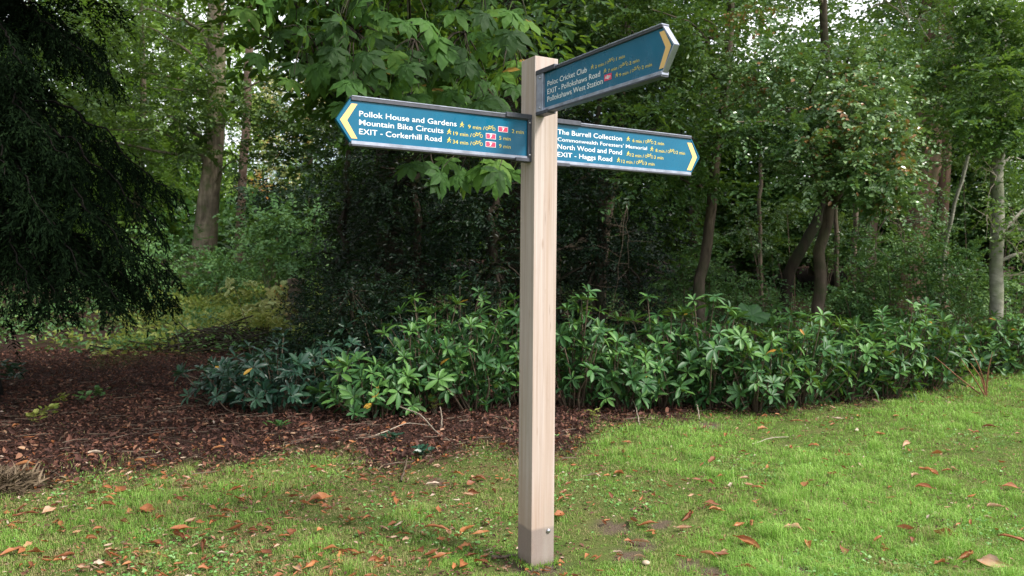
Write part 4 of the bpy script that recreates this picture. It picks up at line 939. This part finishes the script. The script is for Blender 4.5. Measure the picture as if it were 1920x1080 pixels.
stick([g_(1305, 770, .1), g_(1312, 790, .02)], .009, 'pale dead stem poking out below the bushes right of the post')
stick([g_(1200, 800, .01), g_(1190, 775, .1), g_(1180, 768, .16)], .006, 'thin grey twig rising from the litter right of the post')
stick([g_(1410, 836, .015), g_(1440, 828, .03), g_(1480, 822, .015)], .006, 'thin straw coloured twig on the lawn before the hedge')
# brown dead plant on the right
q = np.random.default_rng(95); p = g_(1850, 745, 0); parts = []
for i_ in range(7):
    t_ = np.array([q.normal(0, .18)-.08, q.normal(0, .1), q.uniform(.3, .6)]); parts.append(tube(curve([(0, 0, -.02), t_*.5+q.normal(0, .03, 3), t_], 7), np.linspace(.01, .004, 7), 4))
V, Fq = merge(parts); tag(ob('dead_plant', mesh('dead_plant', V, Fq, simple('rust_stem', (.22, .10, .05))), None, tuple(p)), 'rust brown dead stems at the lawn edge under the leggy rhododendron', 'dead plant')
# bare dead twigs by the pale trunk
def bare_branch(label, start, ends, r_, mat='twig_pale', seed=0, side=5):
    q = np.random.default_rng(seed); parts = []; s_ = at(*start)
    for e in ends:
        e = at(*e); P = curve([s_, (s_+e)/2+q.normal(0, .07, 3)+np.array([0, 0, .08]), e], 16, .012, int(q.integers(1e5))); parts.append(tube(P, np.linspace(r_, r_*.35, 16), 5))
        for k in range(side):
            j = int(q.integers(4, 15)); d_ = nrm(q.normal(0, 1, 3)*np.array([1, .4, 1]))*q.uniform(.12, .4); parts.append(tube(curve([P[j], P[j]+d_*.5+q.normal(0, .03, 3), P[j]+d_], 6), np.linspace(r_*.5, r_*.25, 6), 4))
    V, Fq = merge(parts); c_ = s_; return tag(ob('dead_branch', mesh('dead_branch', V-c_, Fq, M[mat], smooth=True), None, tuple(c_)), label, 'branch')
bare_branch('curling bare pale twigs left of the pale ringed trunk', (1868, 330, 11.1), [(1800, 260, 11), (1850, 420, 10.9), (1825, 330, 11)], .009, seed=1)
bare_branch('bare pale dead branches sticking out right of the pale ringed trunk', (1880, 440, 11.2), [(1960, 480, 11), (1930, 520, 11), (1990, 400, 11.1), (1900, 390, 11)], .009, seed=2, side=8)
bare_branch('tangle of fine bare twigs before the broad red brown trunk', (1660, 410, 12.5), [(1600, 420, 12.4), (1720, 350, 12.6), (1700, 480, 12.4), (1760, 420, 12.5), (1640, 500, 12.3)], .012, 'twig', 3, 8)
bare_branch('long dark horizontal branch crossing behind the hawthorn', (1480, 265, 13), [(1830, 262, 12.5), (1650, 250, 12.8)], .022, 'bark_dark', 4)
bare_branch('long dark branch arching from the broad trunk to the left', (1740, 190, 16), [(1600, 300, 14.5), (1900, 180, 14)], .03, 'bark_dark', 5)
bare_branch('pale thin branch crossing the top right corner', (1640, -20, 11), [(1740, 40, 10.8), (1710, 55, 10.8)], .012, 'twig_pale', 6)
bare_branch('bent thin vine hanging in the shade right of the post', (1175, 380, 10.6), [(1178, 500, 10.5), (1150, 575, 10.5), (1160, 440, 10.5)], .006, 'twig', 7)
bare_branch('bare grey hawthorn twig with lit tip above the forked trunk', (1580, 230, 9.6), [(1640, 310, 9.4), (1600, 260, 9.4)], .010, 'twig_pale', 8)

# ------------------------------------------------------------------ lawn
def field(x, y):
    return .5+.25*np.sin(x*1.3+1.7*np.sin(y*.9))+.2*np.sin(x*3.1-y*2.3+1)+.12*np.sin(x*7.3+y*5.1)+.08*np.sin(x*13-y*11)
CELL = np.random.default_rng(5).uniform(-1, 1, (256, 256))
def cells(x, y, s):
    xx, yy = x+.35*s*np.sin(y*9/s*.3+x*3), y+.35*s*np.sin(x*7/s*.3)
    return CELL[np.floor(xx/s).astype(int) % 256, np.floor(yy/s).astype(int) % 256]
def blades(n, seed):
    q = np.random.default_rng(seed); y = 3.5+(12.5-3.5)*q.uniform(0, 1, n)**1.7; hw = y*.70+.3; x = q.uniform(-1, 1, n)*hw
    lm = litter_mask(x, y)*.7+.3*ss(-.5, 1.0, y-np.interp(x, LL[:, 0], LL[:, 1])+.35*cells(x, y, .15)); f_ = field(x, y); dpost = np.hypot(x-PX, y-PY)
    lush = np.clip(.36+.62*ss(-.5, 2.4, x)+.25*(f_-.5)-.35*lm+.5*(dpost < .5), 0, 1)
    kp = q.uniform(0, 1, n) < (1-lm*.985)*(1-.93*dirt(x, y))*np.clip(.42+.75*lush*(.45+f_), .1, 1); x, y, f_, lush, dpost, lm = (a_[kp] for a_ in (x, y, f_, lush, dpost, lm)); n = len(x)
    z = gz(x, y)-.004; h = (.015+.025*np.clip(f_, 0, 1)*q.uniform(.4, 1.6, n))*(.75+.5*lush); moss = dpost < .42+.12*np.sin(np.arctan2(y-PY, x-PX)*3); h = np.where(moss, h*.6, h)
    wd = q.uniform(.0016, .0034, n)*(1+.12*(y-4)); az = q.uniform(0, 6.28, n); c1 = cells(x, y, .11); c2 = cells(x+3, y, .28); h = h*(1+.28*c1+.22*c2)*(1+1.1*(cells(x+9, y+5, .16) > .84)); lean = q.uniform(.15, 1.3, n); ld = np.stack([np.cos(az), np.sin(az)], 1)
    fa = az+math.pi/2+q.normal(0, .5, n); side = np.stack([np.cos(fa), np.sin(fa), np.zeros(n)], 1)*wd[:, None]/2
    b = np.stack([x, y, z], 1); m1 = b+np.c_[ld*(lean*h*.28)[:, None], h*.62]; tp = b+np.c_[ld*(lean*h*.95)[:, None], h*(1-.28*lean)]
    V = np.stack([b-side, b+side, m1+side*.8, m1-side*.8, tp], 1).reshape(-1, 3); i_ = np.arange(n)[:, None]*5
    Fq = np.stack([i_[:, 0], i_[:, 0]+1, i_[:, 0]+2, i_[:, 0]+3], -1); Ft = np.stack([i_[:, 0]+3, i_[:, 0]+2, i_[:, 0]+4], -1)
    v = np.clip(q.normal(.22, .17, n)+.5*lush+.25*(f_-.5)+.12*moss+.17*c1+.15*c2, 0, 1); v = np.where(q.uniform(0, 1, n) < .06, q.uniform(0, .2, n), v)
    return V, [Fq, Ft], np.concatenate([v, v])
V, Fs, v = blades(520000, 61)
tag(ob('grass', mesh('grass', V, Fs, M['grass'], v)), 'short mown grass with yellowed and lush patches round the signpost', 'grass', kind='stuff')
def scatter_leaves(name, label, cat, n, mat, size, mask, seed, aspect=.7, hz=.02, kind='rhomb', reg=None, vfn=None, flat=.35, up=.25):
    q = np.random.default_rng(seed); y = 3.5+(13-3.5)*q.uniform(0, 1, n)**1.5; x = q.uniform(-1, 1, n)*(y*.72+.4)
    if reg: x = q.uniform(reg[0], reg[1], n); y = q.uniform(reg[2], reg[3], n)
    kp = q.uniform(0, 1, n) < mask(x, y); x, y = x[kp], y[kp]; n = len(x)
    P = np.stack([x, y, gz(x, y)+q.uniform(0, 1, n)*hz], 1); D = q.normal(0, 1, (n, 3)); D[:, 2] *= up
    V, Fa, fpl = leaves(P, D, np.array([0, 0, 1.])+q.normal(0, flat, (n, 3)), size*q.uniform(.5, 1.5, n), aspect, kind)
    v = q.uniform(0, 1, n) if vfn is None else vfn(q, n)
    return tag(ob(name, mesh(name, V, Fa, mat, np.repeat(v, fpl))), label, cat, kind='stuff')
scatter_leaves('clover', 'clover and small broad weeds in the lawn', 'clover', 40000, M['clover'], .02, lambda x, y: (1-litter_mask(x, y))*np.clip(.1+1.5*(np.sin(x*2.7+3)*np.sin(y*3.1+x)-.1), .04, 1), 62, .8, .03, vfn=lambda q, n: np.clip(q.normal(.45, .25, n), 0, 1))
scatter_leaves('leaf_litter', 'red brown leaf litter and bark chips under the bushes', 'leaf litter', 110000, M['litter'], .036, lambda x, y: litter_mask(x, y)*(1-ss(1, 5, x)*.6), 63, .5, .04, reg=(-8, 7, 5, 13), vfn=lambda q, n: q.beta(1.5, 1.9, n), flat=.6, up=.5)
scatter_leaves('leaf_crumbs', 'small dead leaf fragments sprinkled over the lawn', 'leaf litter', 60000, M['litter'], .026, lambda x, y: (1-litter_mask(x, y))*np.clip(1.0*np.exp(-(np.interp(x, LL[:, 0], LL[:, 1])-y)/.75)+.16*(x < 0)+.07+.5*((cells(x, y, .2) > .55)), 0, 1), 64, .5, .02, vfn=lambda q, n: q.uniform(.3, 1, n))
scatter_leaves('dry_grass', 'straw coloured dry grass along the litter edge', 'dry grass', 22000, M['drygrass'], .06, lambda x, y: np.exp(-((y-np.interp(x, LL[:, 0], LL[:, 1])+.15)/.3)**2)*(.25+.75*np.exp(-((x+1.9)/.8)**2)), 65, .07, .02, kind='rhomb', up=.9)
scatter_leaves('edge_weeds', 'green weeds growing along the foot of the bushes', 'weeds', 16000, M['under'], .03, lambda x, y: np.exp(-((y-np.interp(x, LL[:, 0], LL[:, 1])-.1)/.35)**2)*(.12+.88*ss(1.2, 2.5, x))*np.clip(np.sin(x*4)+.6, 0, 1), 66, .6, .09)
scatter_leaves('broken_leaves', 'larger broken brown leaves mixed into the litter', 'leaf litter', 13000, M['litter'], .056, lambda x, y: litter_mask(x, y)*(1-ss(1, 5, x)*.6)*np.clip(.5+.5*np.sin(x*2.1+1)*np.sin(y*2.7), .1, 1), 71, .55, .045, kind='ovate', reg=(-8, 7, 5, 13), vfn=lambda q, n: q.beta(2.2, 1.9, n), flat=.55, up=.5)
q = np.random.default_rng(72); n_ = 900; xx = q.uniform(-6, 3, n_); yy = q.uniform(5.3, 10.5, n_); kp = q.uniform(0, 1, n_) < litter_mask(xx, yy); xx, yy = xx[kp], yy[kp]; parts = []
for x_, y_ in zip(xx, yy):
    a = q.uniform(0, 3.14); l_ = q.uniform(.03, .16); d_ = np.array([math.cos(a)*l_, math.sin(a)*l_, q.normal(0, .006)]); p_ = np.array([x_, y_, float(gz(x_, y_))+.03]); parts.append(tube([p_-d_, p_+q.normal(0, .006, 3), p_+d_], [.004, .0035, .002], 3))
V, Fq = merge(parts); tag(ob('twig_litter', mesh('twig_litter', V, Fq, M['twig'])), 'fine broken twigs lying in the leaf litter', 'twigs', kind='stuff')
# longer grass round the foot of the post
q = np.random.default_rng(73); n_ = 420; sd_ = q.integers(0, 4, n_); tt_ = q.uniform(-1, 1, n_)*A_*.62; off = A_/2+np.abs(q.normal(.008, .018, n_))
lx = np.where(sd_ == 0, tt_, np.where(sd_ == 1, tt_, np.where(sd_ == 2, off, -off))); ly = np.where(sd_ == 0, off, np.where(sd_ == 1, -off, tt_))
P = np.stack([PX+lx*U[0]-ly*W[0], PY+lx*U[1]-ly*W[1], np.full(n_, -.003)], 1); D = np.stack([q.normal(0, .35, n_), q.normal(0, .35, n_), np.ones(n_)], 1)
V, Fa, fpl = leaves(P, D, q.normal(0, 1, (n_, 3)), q.uniform(.012, .038, n_), .09, 'rhomb'); tag(ob('post_foot_grass', mesh('post_foot_grass', V, Fa, M['grass'], np.repeat(np.clip(q.normal(.6, .2, n_), 0, 1), fpl))), 'longer uncut grass around the foot of the signpost', 'grass', kind='stuff')
def fallen(seed, curl):
    curl = curl+.5
    q = np.random.default_rng(seed); n = 7; u = np.linspace(0, 1, n); wd = np.sin(np.clip(u*1.12, 0, 1)**.9*math.pi)*(.21 if seed % 3 else .28)*(1+q.normal(0, .14, n))+.012; wd[-1] = .006; wd[0] = .01
    bend = q.uniform(-.5, .9); tw = q.uniform(-1.2, 1.2); V = []
    for k in range(n):
        a = tw*u[k]; cz = bend*.35*(u[k]-.5)**2*2+q.normal(0, .012)
        for s_ in (-1, -.5, 0, .5, 1):
            t_ = s_*curl; yy = wd[k]*math.sin(t_)/max(curl, .3); zz = wd[k]*(1-math.cos(t_))/max(curl, .3)
            V.append((u[k]-.5, yy*math.cos(a)-zz*math.sin(a)+.06*math.sin(u[k]*3+seed), yy*math.sin(a)+zz*math.cos(a)+cz+.03))
    V = np.array(V)+q.normal(0, .014, (n*5, 3)); V[:, 2] -= V[:, 2].min(); Fs = np.array([(k*5+c_, k*5+5+c_, k*5+6+c_, k*5+1+c_) for k in range(n-1) for c_ in range(4)])
    return V, Fs
def small_leaves(n, seed):
    q = np.random.default_rng(seed); y = 3.6+(11-3.6)*q.uniform(0, 1, n)**1.3; x = q.uniform(-1, 1, n)*(y*.72+.4); e = np.interp(x, LL[:, 0], LL[:, 1])-y
    dens = (.16+.5*(1-ss(-1.8, 1.4, x)))+.8*np.exp(-(e/.7)**2); dens = dens*(.35+.9*(cells(x+1, y+2, .33) > .1)); kp = (q.uniform(0, 1, n) < dens) & (e > -.9); x, y = x[kp], y[kp]; n = len(x)
    Vs, Fs, vs, o_ = [], [], [], 0
    T = [fallen(s_, [.6, 1.2, 1.7][s_ % 3]) for s_ in range(20, 29)]
    for i_ in range(n):
        V, Fc = T[int(q.integers(9))]; s_ = q.uniform(.025, .07); a = q.uniform(0, 6.28); ca, sa = math.cos(a)*s_, math.sin(a)*s_; tz = q.normal(0, .25)
        Vs.append(np.stack([V[:, 0]*ca-V[:, 1]*sa+x[i_], V[:, 0]*sa+V[:, 1]*ca+y[i_], V[:, 2]*s_+V[:, 0]*s_*tz+float(gz(x[i_], y[i_]))+q.uniform(.008, .022)], 1)); Fs.append(Fc+o_); o_ += len(V); vs.append(np.full(len(Fc), q.beta(1.3, 1.9)))
    return np.vstack(Vs), np.vstack(Fs), np.concatenate(vs)
V, Fa, v = small_leaves(7000, 75); tag(ob('small_dead_leaves', mesh('small_dead_leaves', V, Fa, M['dead'], v, smooth=True)), 'small curled dead leaves sprinkled thickly over the lawn and along the litter edge', 'leaf litter', kind='stuff')
# tussock of dry grass at the left edge
q = np.random.default_rng(67); p = g_(0, 925, 0); n_ = 6000; az = q.uniform(0, 6.28, n_); P = np.stack([q.normal(0, .09, n_)-.06, q.normal(0, .08, n_), q.uniform(0, .09, n_)], 1); D = np.stack([np.cos(az)*.8+.25, np.sin(az)*.6, q.uniform(-.25, .7, n_)], 1)
V, Fa, fpl = leaves(P, D, q.normal(0, 1, (n_, 3)), q.uniform(.06, .15, n_), .014, 'rhomb'); tag(ob('grass_tussock', mesh('grass_tussock', V, Fa, M['drygrass'], np.repeat(q.uniform(0, .7, n_), fpl)), None, tuple(p)), 'tussock of dry brown grass at the left edge of the lawn', 'grass tussock', kind='stuff')

# ------------------------------------------------------------------ fallen leaves, each its own thing
FL = []
for s_ in range(12):
    V, Fs = fallen(s_, [.5, 1.3, 1.9, 1.0][s_ % 4])
    for tn in range(5): FL.append(mesh('fallen_leaf', V, Fs, M['dead'], np.clip([.08, .3, .5, .68, .92][tn]+np.random.default_rng(s_).normal(0, .05, len(Fs)), 0, 1), smooth=True))
def put_leaf(p, size, tone, az, q, label, group=None):
    o_ = bpy.data.objects.new('fallen_leaf', FL[int(q.integers(12))*5+tone]); C.objects.link(o_)
    o_.location = (p[0], p[1], p[2]+.026); size *= 1.08; o_.scale = (size, size*q.uniform(.8, 1.3), size*q.uniform(.7, 1.2)); o_.rotation_euler = (q.normal(0, .3), q.normal(0, .15), az); tag(o_, label, 'leaf', group)
q = np.random.default_rng(68)
NOTED = [((1487, 1003), .15, 3, .2, 'big flat pale brown leaf on the lawn well right of the post'), ((1400, 1028), .17, 1, 2.2, 'long curled orange brown leaf below the big pale one'), ((1782, 1015), .16, 1, -.6, 'long curved rust leaf at the lower right'),
 ((1902, 1022), .15, 1, -.35, 'orange leaf cut by the right picture edge'), ((1865, 1066), .15, 3, -.7, 'greyish brown curled leaf in the bottom right corner'), ((1700, 1000), .11, 1, -.9, 'rust leaf standing on edge left of the long curved one'),
 ((1335, 952), .10, 0, -.2, 'dark orange leaf of a close pair right of the post foot'), ((1345, 965), .10, 2, .3, 'lighter leaf of the close pair right of the post foot'), ((345, 1000), .13, 1, .4, 'rust leaf on top of the small leaf pile on the left lawn'),
 ((335, 1013), .12, 0, 2.4, 'dark rust leaf at the bottom of the small pile on the left lawn'), ((410, 978), .13, 2, .1, 'orange leaf right of and above the small leaf pile'), ((203, 957), .12, 1, -.2, 'curled orange leaf on the left lawn above the leaf pile'), ((605, 943), .12, 2, .2, 'orange forked leaf on the lawn midway between left edge and post'),
 ((820, 1001), .14, 1, 0, 'flat rust leaf on the lawn just left of the post foot'), ((865, 1068), .10, 1, 1.5, 'orange leaf standing upright at the bottom left of the post'), ((45, 880), .14, 2, .5, 'bright orange yellow leaf on the litter at the left edge'),
 ((810, 915), .10, 4, .6, 'pale whitish leaf on the grass left of the post'), ((1570, 790), .13, 4, .1, 'whitish crumpled leaf near the hedge on the right lawn'), ((1700, 840), .12, 3, .5, 'pale leaf in the small cluster on the right lawn near the hedge'), ((295, 753), .08, 4, .5, 'pinkish white leaf alone in the dark litter'),
 ((1060, 942), .10, 1, .3, 'orange leaf directly right of the post above the stained foot'), ((1525, 842), .11, 2, .5, 'pale orange leaf standing alone in the middle of the right lawn'), ((45, 848), .09, 3, 0, 'pale flat leaf in the litter at the left edge'), ((180, 856), .12, 4, .1, 'pale tan leaf in the litter right of the left edge')]
for (pp, s_, tn, az, lb_) in NOTED: put_leaf(ground_at(*pp), s_, tn, az, q, lb_)
REST = [(172, 933), (228, 925), (278, 965), (235, 988), (170, 1020), (350, 1018), (380, 1035), (203, 1050), (120, 1053), (290, 1030), (65, 1045), (20, 1045), (40, 990), (92, 965), (155, 1075), (450, 945), (440, 1000), (590, 948), (535, 972), (500, 1045), (470, 890), (395, 905), (440, 925), (545, 1010), (600, 1003), (660, 985), (720, 1000), (745, 950), (875, 1005), (900, 1008), (895, 905), (925, 930), (780, 1045), (825, 1055), (905, 1065), (760, 1010), (700, 1060), (620, 1040), (580, 1070), (560, 1078), (660, 1045), (290, 880), (50, 890), (100, 835)]
RESTR = [(1333, 870), (1305, 905), (1403, 917), (1420, 923), (1432, 785), (1287, 977), (1385, 995), (1350, 1050), (1328, 1051), (1398, 1075), (1515, 985), (1645, 1022), (1578, 1040), (1516, 1033), (1808, 1053), (1763, 1066), (1485, 845), (1590, 860), (1560, 895), (1515, 908), (1512, 918), (1735, 923), (1822, 938), (1818, 957), (1890, 920), (1750, 895), (1720, 900), (1735, 888), (1880, 873), (1830, 845), (1650, 820), (1690, 810), (1605, 810), (1550, 811), (1430, 810), (1322, 808), (1360, 822), (1495, 795), (1430, 800), (1680, 785), (1770, 785), (1830, 780), (1855, 805), (1705, 852), (1775, 850), (1755, 855), (1868, 958), (1170, 855), (1045, 975), (1215, 993), (1200, 1025), (1160, 895), (1110, 900), (1175, 835), (1280, 1000)]
gA, gB = 'rust brown leaves scattered over the lawn left of the post', 'rust and tan leaves scattered over the lawn right of the post'
for pp in REST: put_leaf(ground_at(*pp), q.uniform(.075, .125), int(q.choice([0, 0, 1, 1, 2, 3])), q.uniform(0, 6.28), q, 'one of the curled rust brown leaves scattered on the lawn left of the post', gA)
for pp in RESTR: put_leaf(ground_at(*pp), q.uniform(.075, .12), int(q.choice([0, 1, 1, 2, 2, 3, 4])), q.uniform(0, 6.28), q, 'one of the curled rust or tan leaves scattered on the lawn right of the post', gB)
k = 0; GP = []
while k < 125:
    px, py = q.uniform(-20, 1940), q.uniform(790, 1080)
    if q.uniform() < .5 and k > 3: a_ = GP[int(q.integers(len(GP)))]; px, py = a_[0]+q.normal(0, 26), min(1079, a_[1]+q.normal(0, 9))
    else: GP.append((px, py))
    p = ground_at(px, py)
    if litter_mask(p[0], p[1]) > .6 or (1-px/1600)*.9+.25 < q.uniform(): continue
    left = px < 1000; k += 1
    put_leaf(p, q.uniform(.04, .085), int(q.choice([0, 0, 1, 1, 2, 3])), q.uniform(0, 6.28), q, 'one of the curled rust brown leaves scattered on the lawn left of the post' if left else 'one of the curled rust or tan leaves scattered on the lawn right of the post', gA if left else gB)
for k in range(46):
    px, py = q.uniform(0, 960), q.uniform(790, 890); p = ground_at(px, py)
    if litter_mask(p[0], p[1]) < .5: continue
    put_leaf(p, q.uniform(.06, .11), int(q.choice([0, 0, 0, 1, 2, 3])), q.uniform(0, 6.28), q, 'one of the larger dead leaves lying on the dark litter', 'larger dead leaves lying on the dark litter')
# pebble
bm = bmesh.new(); bmesh.ops.create_icosphere(bm, subdivisions=2, radius=.018)
for v_ in bm.verts: v_.co = Vector((v_.co.x*1.2, v_.co.y, v_.co.z*.7+.008)); 
me = bpy.data.meshes.new('pebble'); bm.to_mesh(me); bm.free(); me.materials.append(simple('pebble_stone', (.45, .36, .26)))
for p_ in me.polygons: p_.use_smooth = True
tag(ob('pebble', me, None, tuple(g_(1211, 1062, .012))), 'small rounded tan pebble on the grass right of the post foot', 'pebble')
